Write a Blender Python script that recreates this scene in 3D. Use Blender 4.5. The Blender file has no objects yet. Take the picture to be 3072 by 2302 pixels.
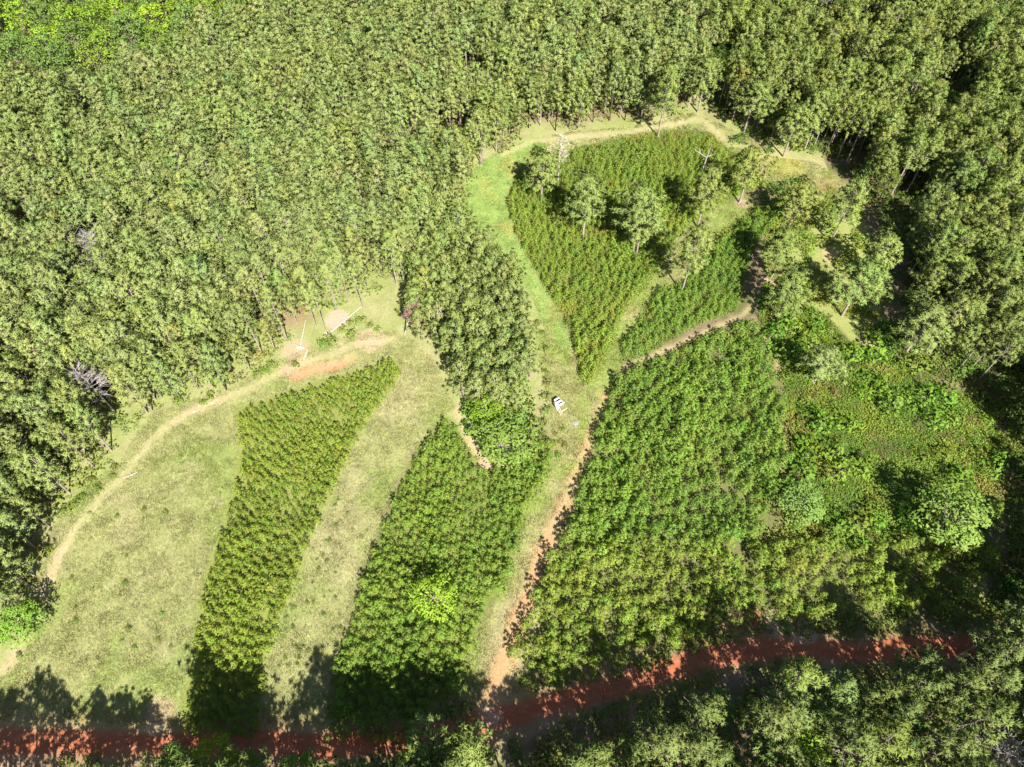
import bpy, math, random
import numpy as np
from mathutils import Vector
rng = np.random.default_rng(7)
random.seed(7)
S = bpy.context.scene
COL = S.collection

# ---------------------------------------------------------------- camera, light, exposure
H = 110.0                      # flying height of the camera, metres
TILT = math.radians(35.2)      # from straight down
FPX = 2200.0                   # focal length in photo pixels (3072 wide)
cam = bpy.data.cameras.new('camera'); cam.sensor_width = 36; cam.lens = 36 * FPX / 3072
cam.clip_start = 0.5; cam.clip_end = 6000
cam_o = bpy.data.objects.new('camera', cam); COL.objects.link(cam_o)
cam_o.location = (0, 0, H); cam_o.rotation_euler = (TILT, 0, 0)
S.camera = cam_o
# sunlight travels towards the spot on the ground where the wood glows in the photo
sd = Vector((-551, 1547, -1602)).normalized()
SUN_EL = math.asin(-sd.z)
w = bpy.data.worlds.new('World'); S.world = w; w.use_nodes = True
nt = w.node_tree; nt.nodes.clear()
sky = nt.nodes.new('ShaderNodeTexSky'); sky.sky_type = 'NISHITA'; sky.sun_disc = False
sky.sun_elevation = SUN_EL
sky.sun_rotation = math.atan2(-sd.x, -sd.y)
bg = nt.nodes.new('ShaderNodeBackground'); bg.inputs[1].default_value = 0.05
wo = nt.nodes.new('ShaderNodeOutputWorld')
nt.links.new(sky.outputs[0], bg.inputs[0]); nt.links.new(bg.outputs[0], wo.inputs[0])
sun = bpy.data.lights.new('sun', 'SUN'); sun.energy = 5.0; sun.angle = math.radians(0.53)
sun.color = (1.0, 0.95, 0.86)
sun_o = bpy.data.objects.new('sun', sun); COL.objects.link(sun_o)
sun_o.rotation_euler = sd.to_track_quat('-Z', 'Y').to_euler(); sun_o.location = (40, -80, 200)
S.view_settings.view_transform = 'Standard'; S.view_settings.look = 'None'
S.view_settings.exposure = 1.75; S.view_settings.gamma = 1; S.view_settings.use_curve_mapping = False
S.cycles.max_bounces = 6; S.cycles.diffuse_bounces = 3; S.cycles.transmission_bounces = 3
S.cycles.transparent_max_bounces = 4

# ---------------------------------------------------------------- projection helpers
ST, CT = math.sin(TILT), math.cos(TILT)
K = 3072 / 2212.0
def at(ox, oy, z=0.0):
    """overview-picture point -> world point on the level z"""
    dx = (ox * K - 1536) / FPX; dy = (1151 - oy * K) / FPX
    t = (H - z) / (CT - dy * ST)
    return (dx * t, (ST + dy * CT) * t)
def poly(pts): return np.array([at(*p) for p in pts])
def project(x, y, z):
    """world -> overview pixel and depth"""
    x = np.asarray(x, float); y = np.asarray(y, float); zz = np.asarray(z, float) - H
    d = y * ST - zz * CT; u = y * CT + zz * ST
    return (1536 + FPX * x / d) / K, (1151 - FPX * u / d) / K, d
def inside(P, V):
    x, y = P[:, 0], P[:, 1]; r = np.zeros(len(P), bool); n = len(V)
    for i in range(n):
        a, b = V[i], V[(i + 1) % n]
        if a[1] == b[1]: continue
        c = ((a[1] > y) != (b[1] > y)) & (x < (b[0] - a[0]) * (y - a[1]) / (b[1] - a[1]) + a[0])
        r ^= c
    return r
def segdist(P, V, closed=True):
    d = np.full(len(P), 1e9); n = len(V)
    for i in range(n if closed else n - 1):
        a, b = V[i], V[(i + 1) % n]; ab = b - a
        t = np.clip(((P - a) @ ab) / max(ab @ ab, 1e-9), 0, 1)
        d = np.minimum(d, np.hypot(P[:, 0] - a[0] - t * ab[0], P[:, 1] - a[1] - t * ab[1]))
    return d
def sdist(P, V):
    d = segdist(P, V); return np.where(inside(P, V), d, -d)
def sstep(a, b, x):
    t = np.clip((x - a) / (b - a), 0, 1); return t * t * (3 - 2 * t)
_nz = np.random.default_rng(3).random((256, 256))
def vnoise(x, y):
    xi = np.floor(x).astype(int); yi = np.floor(y).astype(int); fx = x - xi; fy = y - yi
    fx = fx * fx * (3 - 2 * fx); fy = fy * fy * (3 - 2 * fy)
    g = lambda i, j: _nz[i & 255, j & 255]
    return (g(xi, yi) * (1 - fx) + g(xi + 1, yi) * fx) * (1 - fy) + (g(xi, yi + 1) * (1 - fx) + g(xi + 1, yi + 1) * fx) * fy
def fbm(x, y, s, o=4):
    r = 0; a = .5; t = 0
    for k in range(o):
        r = r + a * vnoise(x / s + 17.3 * k, y / s + 9.1 * k); t += a; a *= .55; s *= .48
    return r / t
def height(x, y):
    return 0.5 * (fbm(x, y, 30, 3) - .5) + 0.16 * (fbm(x + 50, y, 2.6, 2) - .5)

# ---------------------------------------------------------------- the layout (overview coordinates)
MEADOW = poly([(-80,1475),(0,1455),(60,1380),(80,1270),(108,1150),(150,1085),(200,1040),(260,1000),(285,950),(330,895),(420,865),(490,845),(560,800),(640,760),(720,730),(790,720),(850,715),(905,745),(945,790),(965,850),(985,880),(960,900),(905,960),(850,1050),(805,1180),(762,1300),(722,1450),(700,1590),(-80,1590)])
BL_A = poly([(508,878),(560,865),(640,835),(700,815),(790,790),(850,770),(868,800),(845,850),(815,880),(770,955),(732,1035),(690,1130),(650,1235),(608,1335),(575,1440),(562,1590),(392,1590),(398,1490),(415,1395),(440,1250),(470,1150),(500,1065),(515,965)])
BL_C = poly([(963,893),(985,915),(1000,950),(1035,1000),(1060,1012),(1110,985),(1170,940),(1192,948),(1190,1005),(1145,1085),(1120,1150),(1112,1230),(1065,1300),(1022,1385),(1002,1450),(985,1500),(930,1510),(905,1560),(880,1600),(700,1600),(722,1450),(762,1310),(805,1190),(850,1065),(905,965)])
BL_E = poly([(1098,425),(1120,375),(1165,345),(1240,322),(1380,292),(1450,282),(1530,285),(1570,322),(1630,348),(1650,395),(1600,420),(1556,440),(1520,470),(1485,485),(1465,510),(1440,560),(1410,605),(1388,628),(1357,661),(1338,693),(1322,740),(1290,800),(1272,828),(1262,832),(1246,765),(1222,690),(1170,605),(1118,510)])
BL_F = poly([(1345,782),(1345,735),(1372,705),(1383,682),(1405,650),(1426,622),(1470,610),(1507,580),(1523,550),(1549,516),(1575,495),(1612,465),(1690,420),(1730,410),(1640,520),(1612,585),(1590,672),(1500,706),(1400,765)])
BL_G = poly([(1312,850),(1330,812),(1400,778),(1500,735),(1600,695),(1632,690),(1660,740),(1685,800),(1700,900),(1720,1000),(1700,1080),(1740,1160),(1850,1180),(1990,1165),(2080,1130),(2165,1080),(2170,1170),(2130,1240),(2090,1290),(2020,1330),(1950,1325),(1850,1330),(1700,1340),(1620,1335),(1550,1362),(1480,1385),(1400,1420),(1320,1440),(1200,1465),(1140,1455),(1095,1420),(1120,1350),(1165,1270),(1190,1190),(1240,1100),(1268,1010),(1288,940)])
SCRUB = poly([(1640,690),(1650,610),(1700,640),(1790,690),(1830,740),(1900,760),(1990,800),(2050,850),(2130,880),(2170,950),(2170,1090),(2080,1140),(1990,1175),(1850,1190),(1740,1170),(1700,1090),(1720,1000),(1700,900),(1690,800)])
BANK = poly([(1180,1470),(1330,1435),(1480,1385),(1620,1335),(1850,1325),(2020,1325),(2100,1285),(2160,1200),(2230,1230),(2215,1330),(2260,1390),(2500,1390),(2500,1430),(2150,1440),(1800,1490),(1450,1580),(1150,1690),(1100,1640),(1250,1540)])
BL_J = poly([(1655,600),(1640,540),(1670,480),(1730,420),(1790,400),(1850,450),(1890,520),(1920,600),(1900,680),(1840,740),(1790,690),(1700,640)])
LUSH = poly([(982,475),(992,405),(1035,352),(1092,318),(1160,300),(1190,325),(1160,345),(1118,375),(1096,425),(1118,510),(1170,605),(1222,690),(1235,740),(1215,760),(1180,720),(1150,650),(1110,580),(1040,545),(1010,520)])
PATHG = poly([(1235,740),(1246,765),(1262,832),(1290,800),(1310,740),(1330,680),(1390,600),(1430,540),(1480,460),(1590,410),(1650,395),(1670,340),(1760,350),(1830,400),(1870,470),(1840,480),(1770,420),(1700,410),(1640,440),(1620,500),(1560,560),(1500,620),(1420,690),(1365,745),(1345,790),(1330,815),(1310,850),(1288,940),(1268,1010),(1240,1100),(1190,1190),(1165,1270),(1120,1350),(1095,1420),(1140,1460),(1200,1480),(1200,1520),(1090,1560),(1000,1560),(905,1560),(930,1510),(985,1500),(1002,1450),(1022,1385),(1065,1300),(1112,1230),(1120,1150),(1145,1085),(1190,1005),(1192,940),(1180,870),(1170,790),(1150,700),(1180,720),(1215,760)])
LOOP = poly([(1160,345),(1240,322),(1380,292),(1450,282),(1530,285),(1570,322),(1650,348),(1680,335),(1600,290),(1540,262),(1500,245),(1380,272),(1240,285),(1150,300)])
F_LOW2 = poly([(440,1712),(985,1712),(985,1775),(440,1775)])
F_LOW3 = poly([(-120,1712),(350,1712),(350,1770),(-120,1770)])
F_LEFT = poly([(-150,-60),(1530,-60),(1530,225),(1480,246),(1400,266),(1240,280),(1150,292),(1100,318),(1045,354),(1015,390),(1000,430),(995,520),(1000,560),(900,615),(855,630),(830,620),(800,640),(760,640),(700,694),(622,742),(562,790),(492,842),(430,862),(368,870),(325,902),(275,945),(240,998),(184,1045),(134,1094),(98,1160),(76,1258),(50,1362),(-10,1420),(-150,1490)])
F_COPSE = poly([(880,655),(985,510),(1060,565),(1085,590),(1120,640),(1135,720),(1155,800),(1150,870),(1080,905),(1025,905),(1000,860),(965,800),(925,750),(892,722)])
F_RIGHT = poly([(1530,-60),(2500,-60),(2500,1385),(2260,1385),(2190,1325),(2205,1255),(2222,1190),(2215,1000),(2202,930),(2165,862),(2085,825),(2010,792),(1962,748),(1958,680),(1948,590),(1905,500),(1868,420),(1835,352),(1780,335),(1700,322),(1640,300),(1580,265),(1530,225)])
F_LOW = poly([(2500,1340),(2160,1350),(2070,1385),(2010,1468),(1800,1482),(1600,1522),(1450,1570),(1300,1612),(1150,1665),(1080,1710),(980,1740),(700,1732),(350,1737),(100,1730),(-150,1725),(-150,1880),(2500,1920)])
DECID = poly([(-150,-60),(780,-60),(660,88),(520,125),(430,180),(330,240),(200,270),(60,268),(-150,255)])
line = lambda pts: poly(pts)
T_MAIN = line([(1050,1600),(1062,1520),(1085,1440),(1118,1355),(1150,1270),(1172,1200),(1198,1140)])
T_MAIN2 = line([(1198,1140),(1222,1080),(1250,1000),(1278,950),(1295,890),(1302,860)])
T_EDGE = line([(-60,1500),(23,1434),(45,1392),(65,1366),(85,1332),(95,1275),(124,1210),(156,1154),(190,1112),(235,1056),(275,1020),(330,950),(400,895),(470,868),(540,840),(620,800),(700,770),(770,745),(850,735)])
T_CLAY = line([(640,812),(690,795),(730,788),(765,770)])
T_LOOP = line([(1085,335),(1150,306),(1250,294),(1300,290),(1370,283),(1450,270),(1515,258)])
T_LOOP2 = line([(1515,258),(1545,285),(1580,312),(1630,325),(1700,340),(1760,350),(1810,385),(1840,420)])
T_NARROW = line([(1352,792),(1400,772),(1450,752),(1540,712),(1605,680),(1640,645),(1648,600)])
T_SPLIT = line([(1628,690),(1652,725),(1672,770),(1690,810)])
T_MID = line([(1430,640),(1490,560),(1560,482),(1600,445),(1640,415),(1690,390)])
T_COPSE = line([(985,880),(1005,930),(1030,975),(1055,1000)])
ROAD = line([(-200,1598),(0,1600),(200,1605),(370,1610),(520,1606),(700,1610),(900,1600),(980,1582),(1050,1562),(1150,1532),(1250,1506),(1400,1462),(1500,1430),(1600,1410),(1700,1400),(1850,1408),(1950,1402),(2100,1396),(2600,1380)])
R_BANK = poly([(1565,1340),(1640,1325),(1650,1420),(1560,1430)])

def ground_color(P):
    """real surface colour (dry) of soil and short grass at each point"""
    x, y = P[:, 0], P[:, 1]; n = len(P)
    wob = (fbm(x, y, 5.0, 4) - .5) * 3.0; wf = (fbm(x + 90, y, 1.4, 2) - .5) * 1.6
    n1 = fbm(x, y + 40, 14, 3); n2 = fbm(x + 30, y, 3.0, 3); n3 = fbm(x, y - 70, 1.0, 2)
    def mixc(c, t, m): return c * (1 - m[:, None]) + np.asarray(t) * m[:, None]
    litter = np.array([.15, .115, .07])
    c = np.tile(litter, (n, 1))
    c = mixc(c, (.09, .10, .035), sstep(.45, .7, n2))
    c = mixc(c, (.24, .15, .10), sstep(.55, .75, n1) * .8)
    grass_dry = np.array([.245, .25, .105]); grass_grn = np.array([.19, .235, .065]); grass_tan = np.array([.29, .265, .14])
    g = np.tile(grass_dry, (n, 1))
    g = mixc(g, grass_grn, sstep(.45, .65, fbm(x - 20, y, 7, 4)) * .7)
    g = mixc(g, grass_tan, sstep(.52, .68, fbm(x + 200, y, 6, 4)) * .55)
    g = g * (0.82 + .36 * n3)[:, None]
    edge = np.minimum(np.minimum(segdist(P, F_LEFT), segdist(P, F_COPSE)), segdist(P, F_RIGHT) + 60 * (x > at(1800, 400)[0]))
    eg = sstep(12, 3, edge + (n1 - .5) * 16); c = c * (1 - eg[:, None]) + (g * .75 + np.array([.20, .22, .08]) * .25) * eg[:, None]
    zone = lambda V, s=.8: sstep(-s, s, sdist(P, V) + (wob + wf) * .35)
    c = mixc(c, 0, zone(MEADOW) * 0)
    m = np.maximum(zone(MEADOW), zone(LOOP, 1.2)); c = c * (1 - m[:, None]) + g * m[:, None]
    gp = np.tile(np.array([.20, .245, .065]), (n, 1))
    gp = mixc(gp, (.245, .245, .10), sstep(.42, .62, fbm(x + 11, y, 5, 4)))
    gp = gp * (0.82 + .36 * n3)[:, None]
    m = zone(PATHG, .6); c = c * (1 - m[:, None]) + gp * m[:, None]
    gl = np.tile(np.array([.20, .275, .075]), (n, 1)); gl = mixc(gl, (.25, .27, .08), sstep(.5, .7, fbm(x, y + 7, 6, 3)))
    gl = gl * (0.85 + .3 * n3)[:, None]
    m = zone(LUSH, 1.2); c = c * (1 - m[:, None]) + gl * m[:, None]
    for V, t in ((BL_A, (.16, .18, .045)), (BL_C, (.14, .17, .04)), (BL_E, (.15, .18, .04)), (BL_F, (.11, .14, .035)), (BL_G, (.12, .125, .045)), (SCRUB, (.10, .14, .03)), (BL_J, (.22, .245, .075))):
        c = mixc(c, t, zone(V, .5) * .9)
    def band(V, wd, soft, t, k=1.0, patch=None):
        nonlocal c
        d = segdist(P, V, False) + (wob * .35 + wf * .5)
        m = sstep(wd + soft, wd - soft, d) * k
        if patch is not None: m = m * patch
        c = mixc(c, np.array(t), m)
    pt = sstep(.35, .6, fbm(x, y + 15, 4, 3))
    band(T_EDGE, .9, .9, (.35, .28, .17), .35 + .4 * sstep(.4, .62, n1) )
    band(T_MAIN, 3.2, 1.5, (.29, .25, .13), .8)
    band(T_MAIN, 1.15, 1.0, (.37, .21, .11), .9, .45 + .55 * pt)
    band(T_MAIN2, 1.1, .8, (.36, .24, .13), .8, .3 + .7 * pt)
    band(T_CLAY, .9, .6, (.42, .215, .12), 1, .2 + .8 * pt)
    band(T_LOOP, .8, 1.0, (.35, .28, .17), .6, .45 + .55 * pt)
    band(T_LOOP2, .8, .9, (.34, .27, .15), .5, .3 + .7 * pt)
    band(T_NARROW, .5, .7, (.33, .27, .14), .8)
    band(T_SPLIT, .5, .4, (.30, .22, .12), .8)
    band(T_MID, .6, .6, (.34, .27, .14), .25, pt)
    band(T_COPSE, .5, .4, (.36, .27, .15), .9)
    c = mixc(c, (.34, .125, .06), sstep(-1.2, 1.2, sdist(P, R_BANK) + wob * .5))
    band(ROAD, 3.4, 1.2, (.30, .20, .11), .6)
    band(ROAD, 1.5, .6, (.31, .10, .05), 1)
    dr = np.abs(segdist(P, ROAD, False) - .75); c = mixc(c, (.36, .15, .085), sstep(.32, .08, dr) * .7 * (.4 + .6 * pt))
    band(ROAD, .16, .25, (.27, .13, .06), .55, pt)
    def spot(ox, oy, r, t, k=1.0):
        nonlocal c
        q = at(ox, oy); d = np.hypot(x - q[0], y - q[1]) + wob * .4 + wf * .6
        c = mixc(c, np.array(t), sstep(r + .5, r - .5, d) * k)
    spot(1066, 1556, 1.1, (.44, .31, .22), .6); spot(1052, 1535, .7, (.42, .30, .21), .6)
    spot(1050, 1005, 1.1, (.38, .26, .18)); spot(345, 1545, 2.5, (.36, .28, .17), .8)
    spot(730, 690, 2.2, (.36, .27, .20)); spot(800, 735, 3, (.34, .27, .17), .8); spot(640, 755, 2.4, (.33, .26, .17), .8)
    spot(1665, 610, 1.8, (.36, .26, .17)); spot(1602, 440, 1.5, (.38, .30, .2)); spot(620, 800, 1.2, (.34, .25, .16))
    spot(180, 655, 2.5, (.30, .17, .11)); spot(140, 780, 2.6, (.28, .16, .10)); spot(210, 560, 2.4, (.28, .2, .14))
    spot(1600, 1350, 2.2, (.38, .22, .14)); spot(1740, 1360, 2.2, (.38, .29, .2), .8); spot(1680, 1345, 2., (.36, .27, .18), .8)
    spot(1800, 555, 2, (.34, .27, .14)); spot(1790, 400, 3, (.33, .27, .13), .7); spot(1700, 360, 4, (.29, .28, .08), .8)
    return np.clip(c * .80, .01, .8)

# ---------------------------------------------------------------- materials
def new_mat(name):
    m = bpy.data.materials.new(name); m.use_nodes = True; m.node_tree.nodes.clear(); return m, m.node_tree.nodes, m.node_tree.links
def leaf_mat(name, dark, light, trans=.32, gloss=.02):
    m, N, L = new_mat(name)
    oi = N.new('ShaderNodeObjectInfo'); geo = N.new('ShaderNodeNewGeometry')
    at_ = N.new('ShaderNodeAttribute'); at_.attribute_type = 'INSTANCER'; at_.attribute_name = 'tint'
    tc = N.new('ShaderNodeTexCoord')
    no = N.new('ShaderNodeTexNoise'); no.inputs['Scale'].default_value = 1.3; no.inputs['Detail'].default_value = 3
    L.new(tc.outputs['Object'], no.inputs['Vector'])
    ad = N.new('ShaderNodeMath'); ad.operation = 'MULTIPLY_ADD'; ad.inputs[1].default_value = .45
    L.new(geo.outputs['Random Per Island'], ad.inputs[0])
    a2 = N.new('ShaderNodeMath'); a2.operation = 'MULTIPLY_ADD'; a2.inputs[1].default_value = .35; L.new(oi.outputs['Random'], a2.inputs[0])
    a3 = N.new('ShaderNodeMath'); a3.operation = 'MULTIPLY_ADD'; a3.inputs[1].default_value = .5; a3.inputs[2].default_value = -.15
    L.new(no.outputs[0], a3.inputs[0]); L.new(a3.outputs[0], a2.inputs[2]); L.new(a2.outputs[0], ad.inputs[2])
    mx = N.new('ShaderNodeMix'); mx.data_type = 'RGBA'; mx.inputs[6].default_value = (*dark, 1); mx.inputs[7].default_value = (*light, 1)
    L.new(ad.outputs[0], mx.inputs[0])
    mu = N.new('ShaderNodeMix'); mu.data_type = 'RGBA'; mu.blend_type = 'MULTIPLY'; mu.inputs[0].default_value = 1
    L.new(mx.outputs[2], mu.inputs[6]); L.new(at_.outputs['Color'], mu.inputs[7])
    di = N.new('ShaderNodeBsdfDiffuse'); tr = N.new('ShaderNodeBsdfTranslucent'); gl = N.new('ShaderNodeBsdfGlossy'); gl.inputs['Roughness'].default_value = .7
    L.new(mu.outputs[2], di.inputs[0]); L.new(mu.outputs[2], tr.inputs[0])
    ms = N.new('ShaderNodeMixShader'); ms.inputs[0].default_value = trans; L.new(di.outputs[0], ms.inputs[1]); L.new(tr.outputs[0], ms.inputs[2])
    mg = N.new('ShaderNodeMixShader'); mg.inputs[0].default_value = gloss; L.new(ms.outputs[0], mg.inputs[1]); L.new(gl.outputs[0], mg.inputs[2])
    o = N.new('ShaderNodeOutputMaterial'); L.new(mg.outputs[0], o.inputs[0])
    return m
def rough_mat(name, a, b, scale=4.0, rough=.9, bump=.3, stretch=(1, 1, 1)):
    m, N, L = new_mat(name)
    tc = N.new('ShaderNodeTexCoord'); mp = N.new('ShaderNodeMapping'); mp.inputs['Scale'].default_value = stretch
    no = N.new('ShaderNodeTexNoise'); no.inputs['Scale'].default_value = scale; no.inputs['Detail'].default_value = 6
    L.new(tc.outputs['Object'], mp.inputs[0]); L.new(mp.outputs[0], no.inputs['Vector'])
    cr = N.new('ShaderNodeValToRGB'); cr.color_ramp.elements[0].position = .3; cr.color_ramp.elements[1].position = .7
    cr.color_ramp.elements[0].color = (*a, 1); cr.color_ramp.elements[1].color = (*b, 1)
    L.new(no.outputs[0], cr.inputs[0])
    p = N.new('ShaderNodeBsdfPrincipled'); p.inputs['Roughness'].default_value = rough; L.new(cr.outputs[0], p.inputs['Base Color'])
    bu = N.new('ShaderNodeBump'); bu.inputs['Strength'].default_value = bump; bu.inputs['Distance'].default_value = .03
    L.new(no.outputs[0], bu.inputs['Height']); L.new(bu.outputs[0], p.inputs['Normal'])
    o = N.new('ShaderNodeOutputMaterial'); L.new(p.outputs[0], o.inputs[0]); return m
def ground_mat():
    m, N, L = new_mat('soil_and_turf')
    a = N.new('ShaderNodeAttribute'); a.attribute_name = 'soil'
    tc = N.new('ShaderNodeTexCoord')
    n1 = N.new('ShaderNodeTexNoise'); n1.inputs['Scale'].default_value = 2.2; n1.inputs['Detail'].default_value = 8; n1.inputs['Roughness'].default_value = .7
    L.new(tc.outputs['Object'], n1.inputs['Vector'])
    mr = N.new('ShaderNodeMapRange'); mr.inputs[1].default_value = .25; mr.inputs[2].default_value = .75; mr.inputs[3].default_value = .72; mr.inputs[4].default_value = 1.28
    L.new(n1.outputs[0], mr.inputs[0])
    mu = N.new('ShaderNodeMix'); mu.data_type = 'RGBA'; mu.blend_type = 'MULTIPLY'; mu.inputs[0].default_value = 1
    L.new(a.outputs['Color'], mu.inputs[6]); L.new(mr.outputs[0], mu.inputs[7])
    p = N.new('ShaderNodeBsdfPrincipled'); p.inputs['Roughness'].default_value = 1; p.inputs['Specular IOR Level'].default_value = .1
    L.new(mu.outputs[2], p.inputs['Base Color'])
    bu = N.new('ShaderNodeBump'); bu.inputs['Strength'].default_value = .6; bu.inputs['Distance'].default_value = .08
    L.new(n1.outputs[0], bu.inputs['Height']); L.new(bu.outputs[0], p.inputs['Normal'])
    o = N.new('ShaderNodeOutputMaterial'); L.new(p.outputs[0], o.inputs[0]); return m
M_GROUND = ground_mat()
M_PINE = leaf_mat('pine_needles', (.114, .160, .032), (.186, .228, .061), .36, .02)
M_YOUNG = leaf_mat('young_pine_needles', (.114, .172, .020), (.194, .248, .038), .38, .015)
M_BROAD = leaf_mat('broad_leaves', (.10, .175, .02), (.175, .25, .034), .42, .012)
M_WEED = leaf_mat('weed_leaves', (.10, .15, .025), (.17, .21, .04), .4, .01)
M_GRASS = leaf_mat('grass_blades', (.85, .85, .85), (1.15, 1.15, 1.15), .3, .02)
M_BARK = rough_mat('pine_bark', (.13, .10, .08), (.29, .24, .205), 5, .9, .4, (1, 1, .25))
M_DEAD = rough_mat('grey_dead_wood', (.20, .18, .17), (.34, .31, .29), 6, .9, .3, (1, 1, .2))
M_DEADLEAF = leaf_mat('dead_foliage', (.8, .8, .8), (1.2, 1.2, 1.2), .15, .02)
M_LOG = rough_mat('bleached_log', (.26, .23, .19), (.40, .36, .30), 5, .9, .3, (1, 1, .2))
M_WHITE = rough_mat('white_paint', (.55, .55, .57), (.66, .66, .67), 6, .45, .05)
M_DARK = rough_mat('dark_frame', (.02, .02, .022), (.05, .05, .05), 9, .6, .1)
M_TIMBER = rough_mat('pale_timber', (.55, .50, .36), (.70, .64, .48), 8, .8, .2, (.2, 1, 1))
M_STONE = rough_mat('grey_stone', (.16, .155, .165), (.25, .24, .25), 7, .9, .3)

# ---------------------------------------------------------------- mesh helpers
def mesh(name, v, f, mats, fm=None, smooth=False, nrm=None):
    """v (n,3) array, f list of index arrays all of one size, or a list of (array) groups"""
    me = bpy.data.meshes.new(name)
    groups = f if isinstance(f, list) else [f]
    groups = [np.asarray(g, np.int32) for g in groups if len(g)]
    loops = np.concatenate([g.ravel() for g in groups])
    sizes = np.concatenate([np.full(len(g), g.shape[1], np.int32) for g in groups])
    starts = np.concatenate([[0], np.cumsum(sizes)[:-1]]).astype(np.int32)
    me.vertices.add(len(v)); me.vertices.foreach_set('co', np.asarray(v, np.float32).ravel())
    me.loops.add(len(loops)); me.loops.foreach_set('vertex_index', loops.astype(np.int32))
    me.polygons.add(len(sizes)); me.polygons.foreach_set('loop_start', starts); me.polygons.foreach_set('loop_total', sizes)
    if fm is not None: me.polygons.foreach_set('material_index', np.asarray(fm, np.int32))
    if smooth: me.polygons.foreach_set('use_smooth', np.ones(len(sizes), bool))
    for m in (mats if isinstance(mats, (list, tuple)) else [mats]): me.materials.append(m)
    me.update(); me.validate()
    if nrm is not None:
        me.polygons.foreach_set('use_smooth', np.ones(len(sizes), bool)); me.normals_split_custom_set_from_vertices(nrm.astype(np.float32))
    return me
def leafy(fv, k, cen, soft=.62):
    """turn every leaf face outwards from the middle of its crown and give it the soft normal of its clump"""
    T = fv.reshape(-1, k, 3); fn = np.cross(T[:, 1] - T[:, 0], T[:, 2] - T[:, 0]); fn /= np.linalg.norm(fn, axis=1)[:, None] + 1e-9
    o = T.mean(1) - cen; o /= np.linalg.norm(o, axis=1)[:, None] + 1e-9
    fl = (fn * o).sum(1) < 0; T = T.copy(); T[fl] = T[fl][:, ::-1]; fn[fl] *= -1
    nn = fn * (1 - soft) + o * soft + np.array([0, 0, .25]); nn /= np.linalg.norm(nn, axis=1)[:, None] + 1e-9
    return T.reshape(-1, 3), np.repeat(nn, k, 0)
def link(o): COL.objects.link(o); return o
def tube(pts, rad, n=6):
    """tapered tube through pts -> verts, quads"""
    pts = np.asarray(pts, float); V = []; F = []
    for i, p in enumerate(pts):
        d = pts[min(i + 1, len(pts) - 1)] - pts[max(i - 1, 0)]; d /= max(np.linalg.norm(d), 1e-6)
        u = np.cross(d, (0, 1, 0) if abs(d[1]) < .9 else (1, 0, 0)); u /= np.linalg.norm(u); vv = np.cross(d, u)
        for k in range(n):
            a = 2 * math.pi * k / n; V.append(p + rad[i] * (math.cos(a) * u + math.sin(a) * vv))
    for i in range(len(pts) - 1):
        for k in range(n):
            F.append((i * n + k, i * n + (k + 1) % n, (i + 1) * n + (k + 1) % n, (i + 1) * n + k))
    return np.array(V), np.array(F, int)
class Q:
    """collects quads"""
    def __init__(s): s.v = []; s.f = []; s.n = 0
    def add(s, v, f): s.v.append(np.asarray(v, float)); s.f.append(np.asarray(f, int) + s.n); s.n += len(v)
    def tube(s, p, r, n=6): s.add(*tube(p, r, n))
    def box(s, c, d, rz=0, rx=0):
        b = np.array([(x, y, z) for x in (-.5, .5) for y in (-.5, .5) for z in (-.5, .5)]) * np.asarray(d)
        cx, sx = math.cos(rx), math.sin(rx); b = b @ np.array([[1, 0, 0], [0, cx, sx], [0, -sx, cx]])
        cz, sz = math.cos(rz), math.sin(rz); b = b @ np.array([[cz, sz, 0], [-sz, cz, 0], [0, 0, 1]])
        s.add(b + np.asarray(c), [(0, 1, 3, 2), (4, 6, 7, 5), (0, 4, 5, 1), (2, 3, 7, 6), (0, 2, 6, 4), (1, 5, 7, 3)])
    def arr(s): return np.concatenate(s.v), np.concatenate(s.f)
def blades(cent, r, n, w, up=.35, out=None, R=rng):
    """star bursts of narrow triangles round each centre -> verts (3 per triangle)"""
    C = np.repeat(cent, n, 0); m = len(C)
    d = R.normal(size=(m, 3)); d /= np.linalg.norm(d, axis=1)[:, None]; d[:, 2] += up
    if out is not None: d += np.repeat(out, n, 0) * .5
    d /= np.linalg.norm(d, axis=1)[:, None]
    s = np.cross(d, R.normal(size=(m, 3))); s /= np.linalg.norm(s, axis=1)[:, None] + 1e-9
    ln = (r if np.isscalar(r) else np.repeat(r, n)) * R.uniform(.6, 1.15, m)
    a = C + d * (ln * .12)[:, None]; ww = w * R.uniform(.7, 1.3, m)
    V = np.stack([a + s * ww[:, None], a - s * ww[:, None] + d * (ln * .15)[:, None], C + d * ln[:, None]], 1)
    return leafy(V.reshape(-1, 3), 3, np.repeat(cent, n, 0) - np.array([0, 0, .25]) * ln[:, None] - (0 if out is None else np.repeat(out, n, 0) * (ln * .6)[:, None]))
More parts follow.
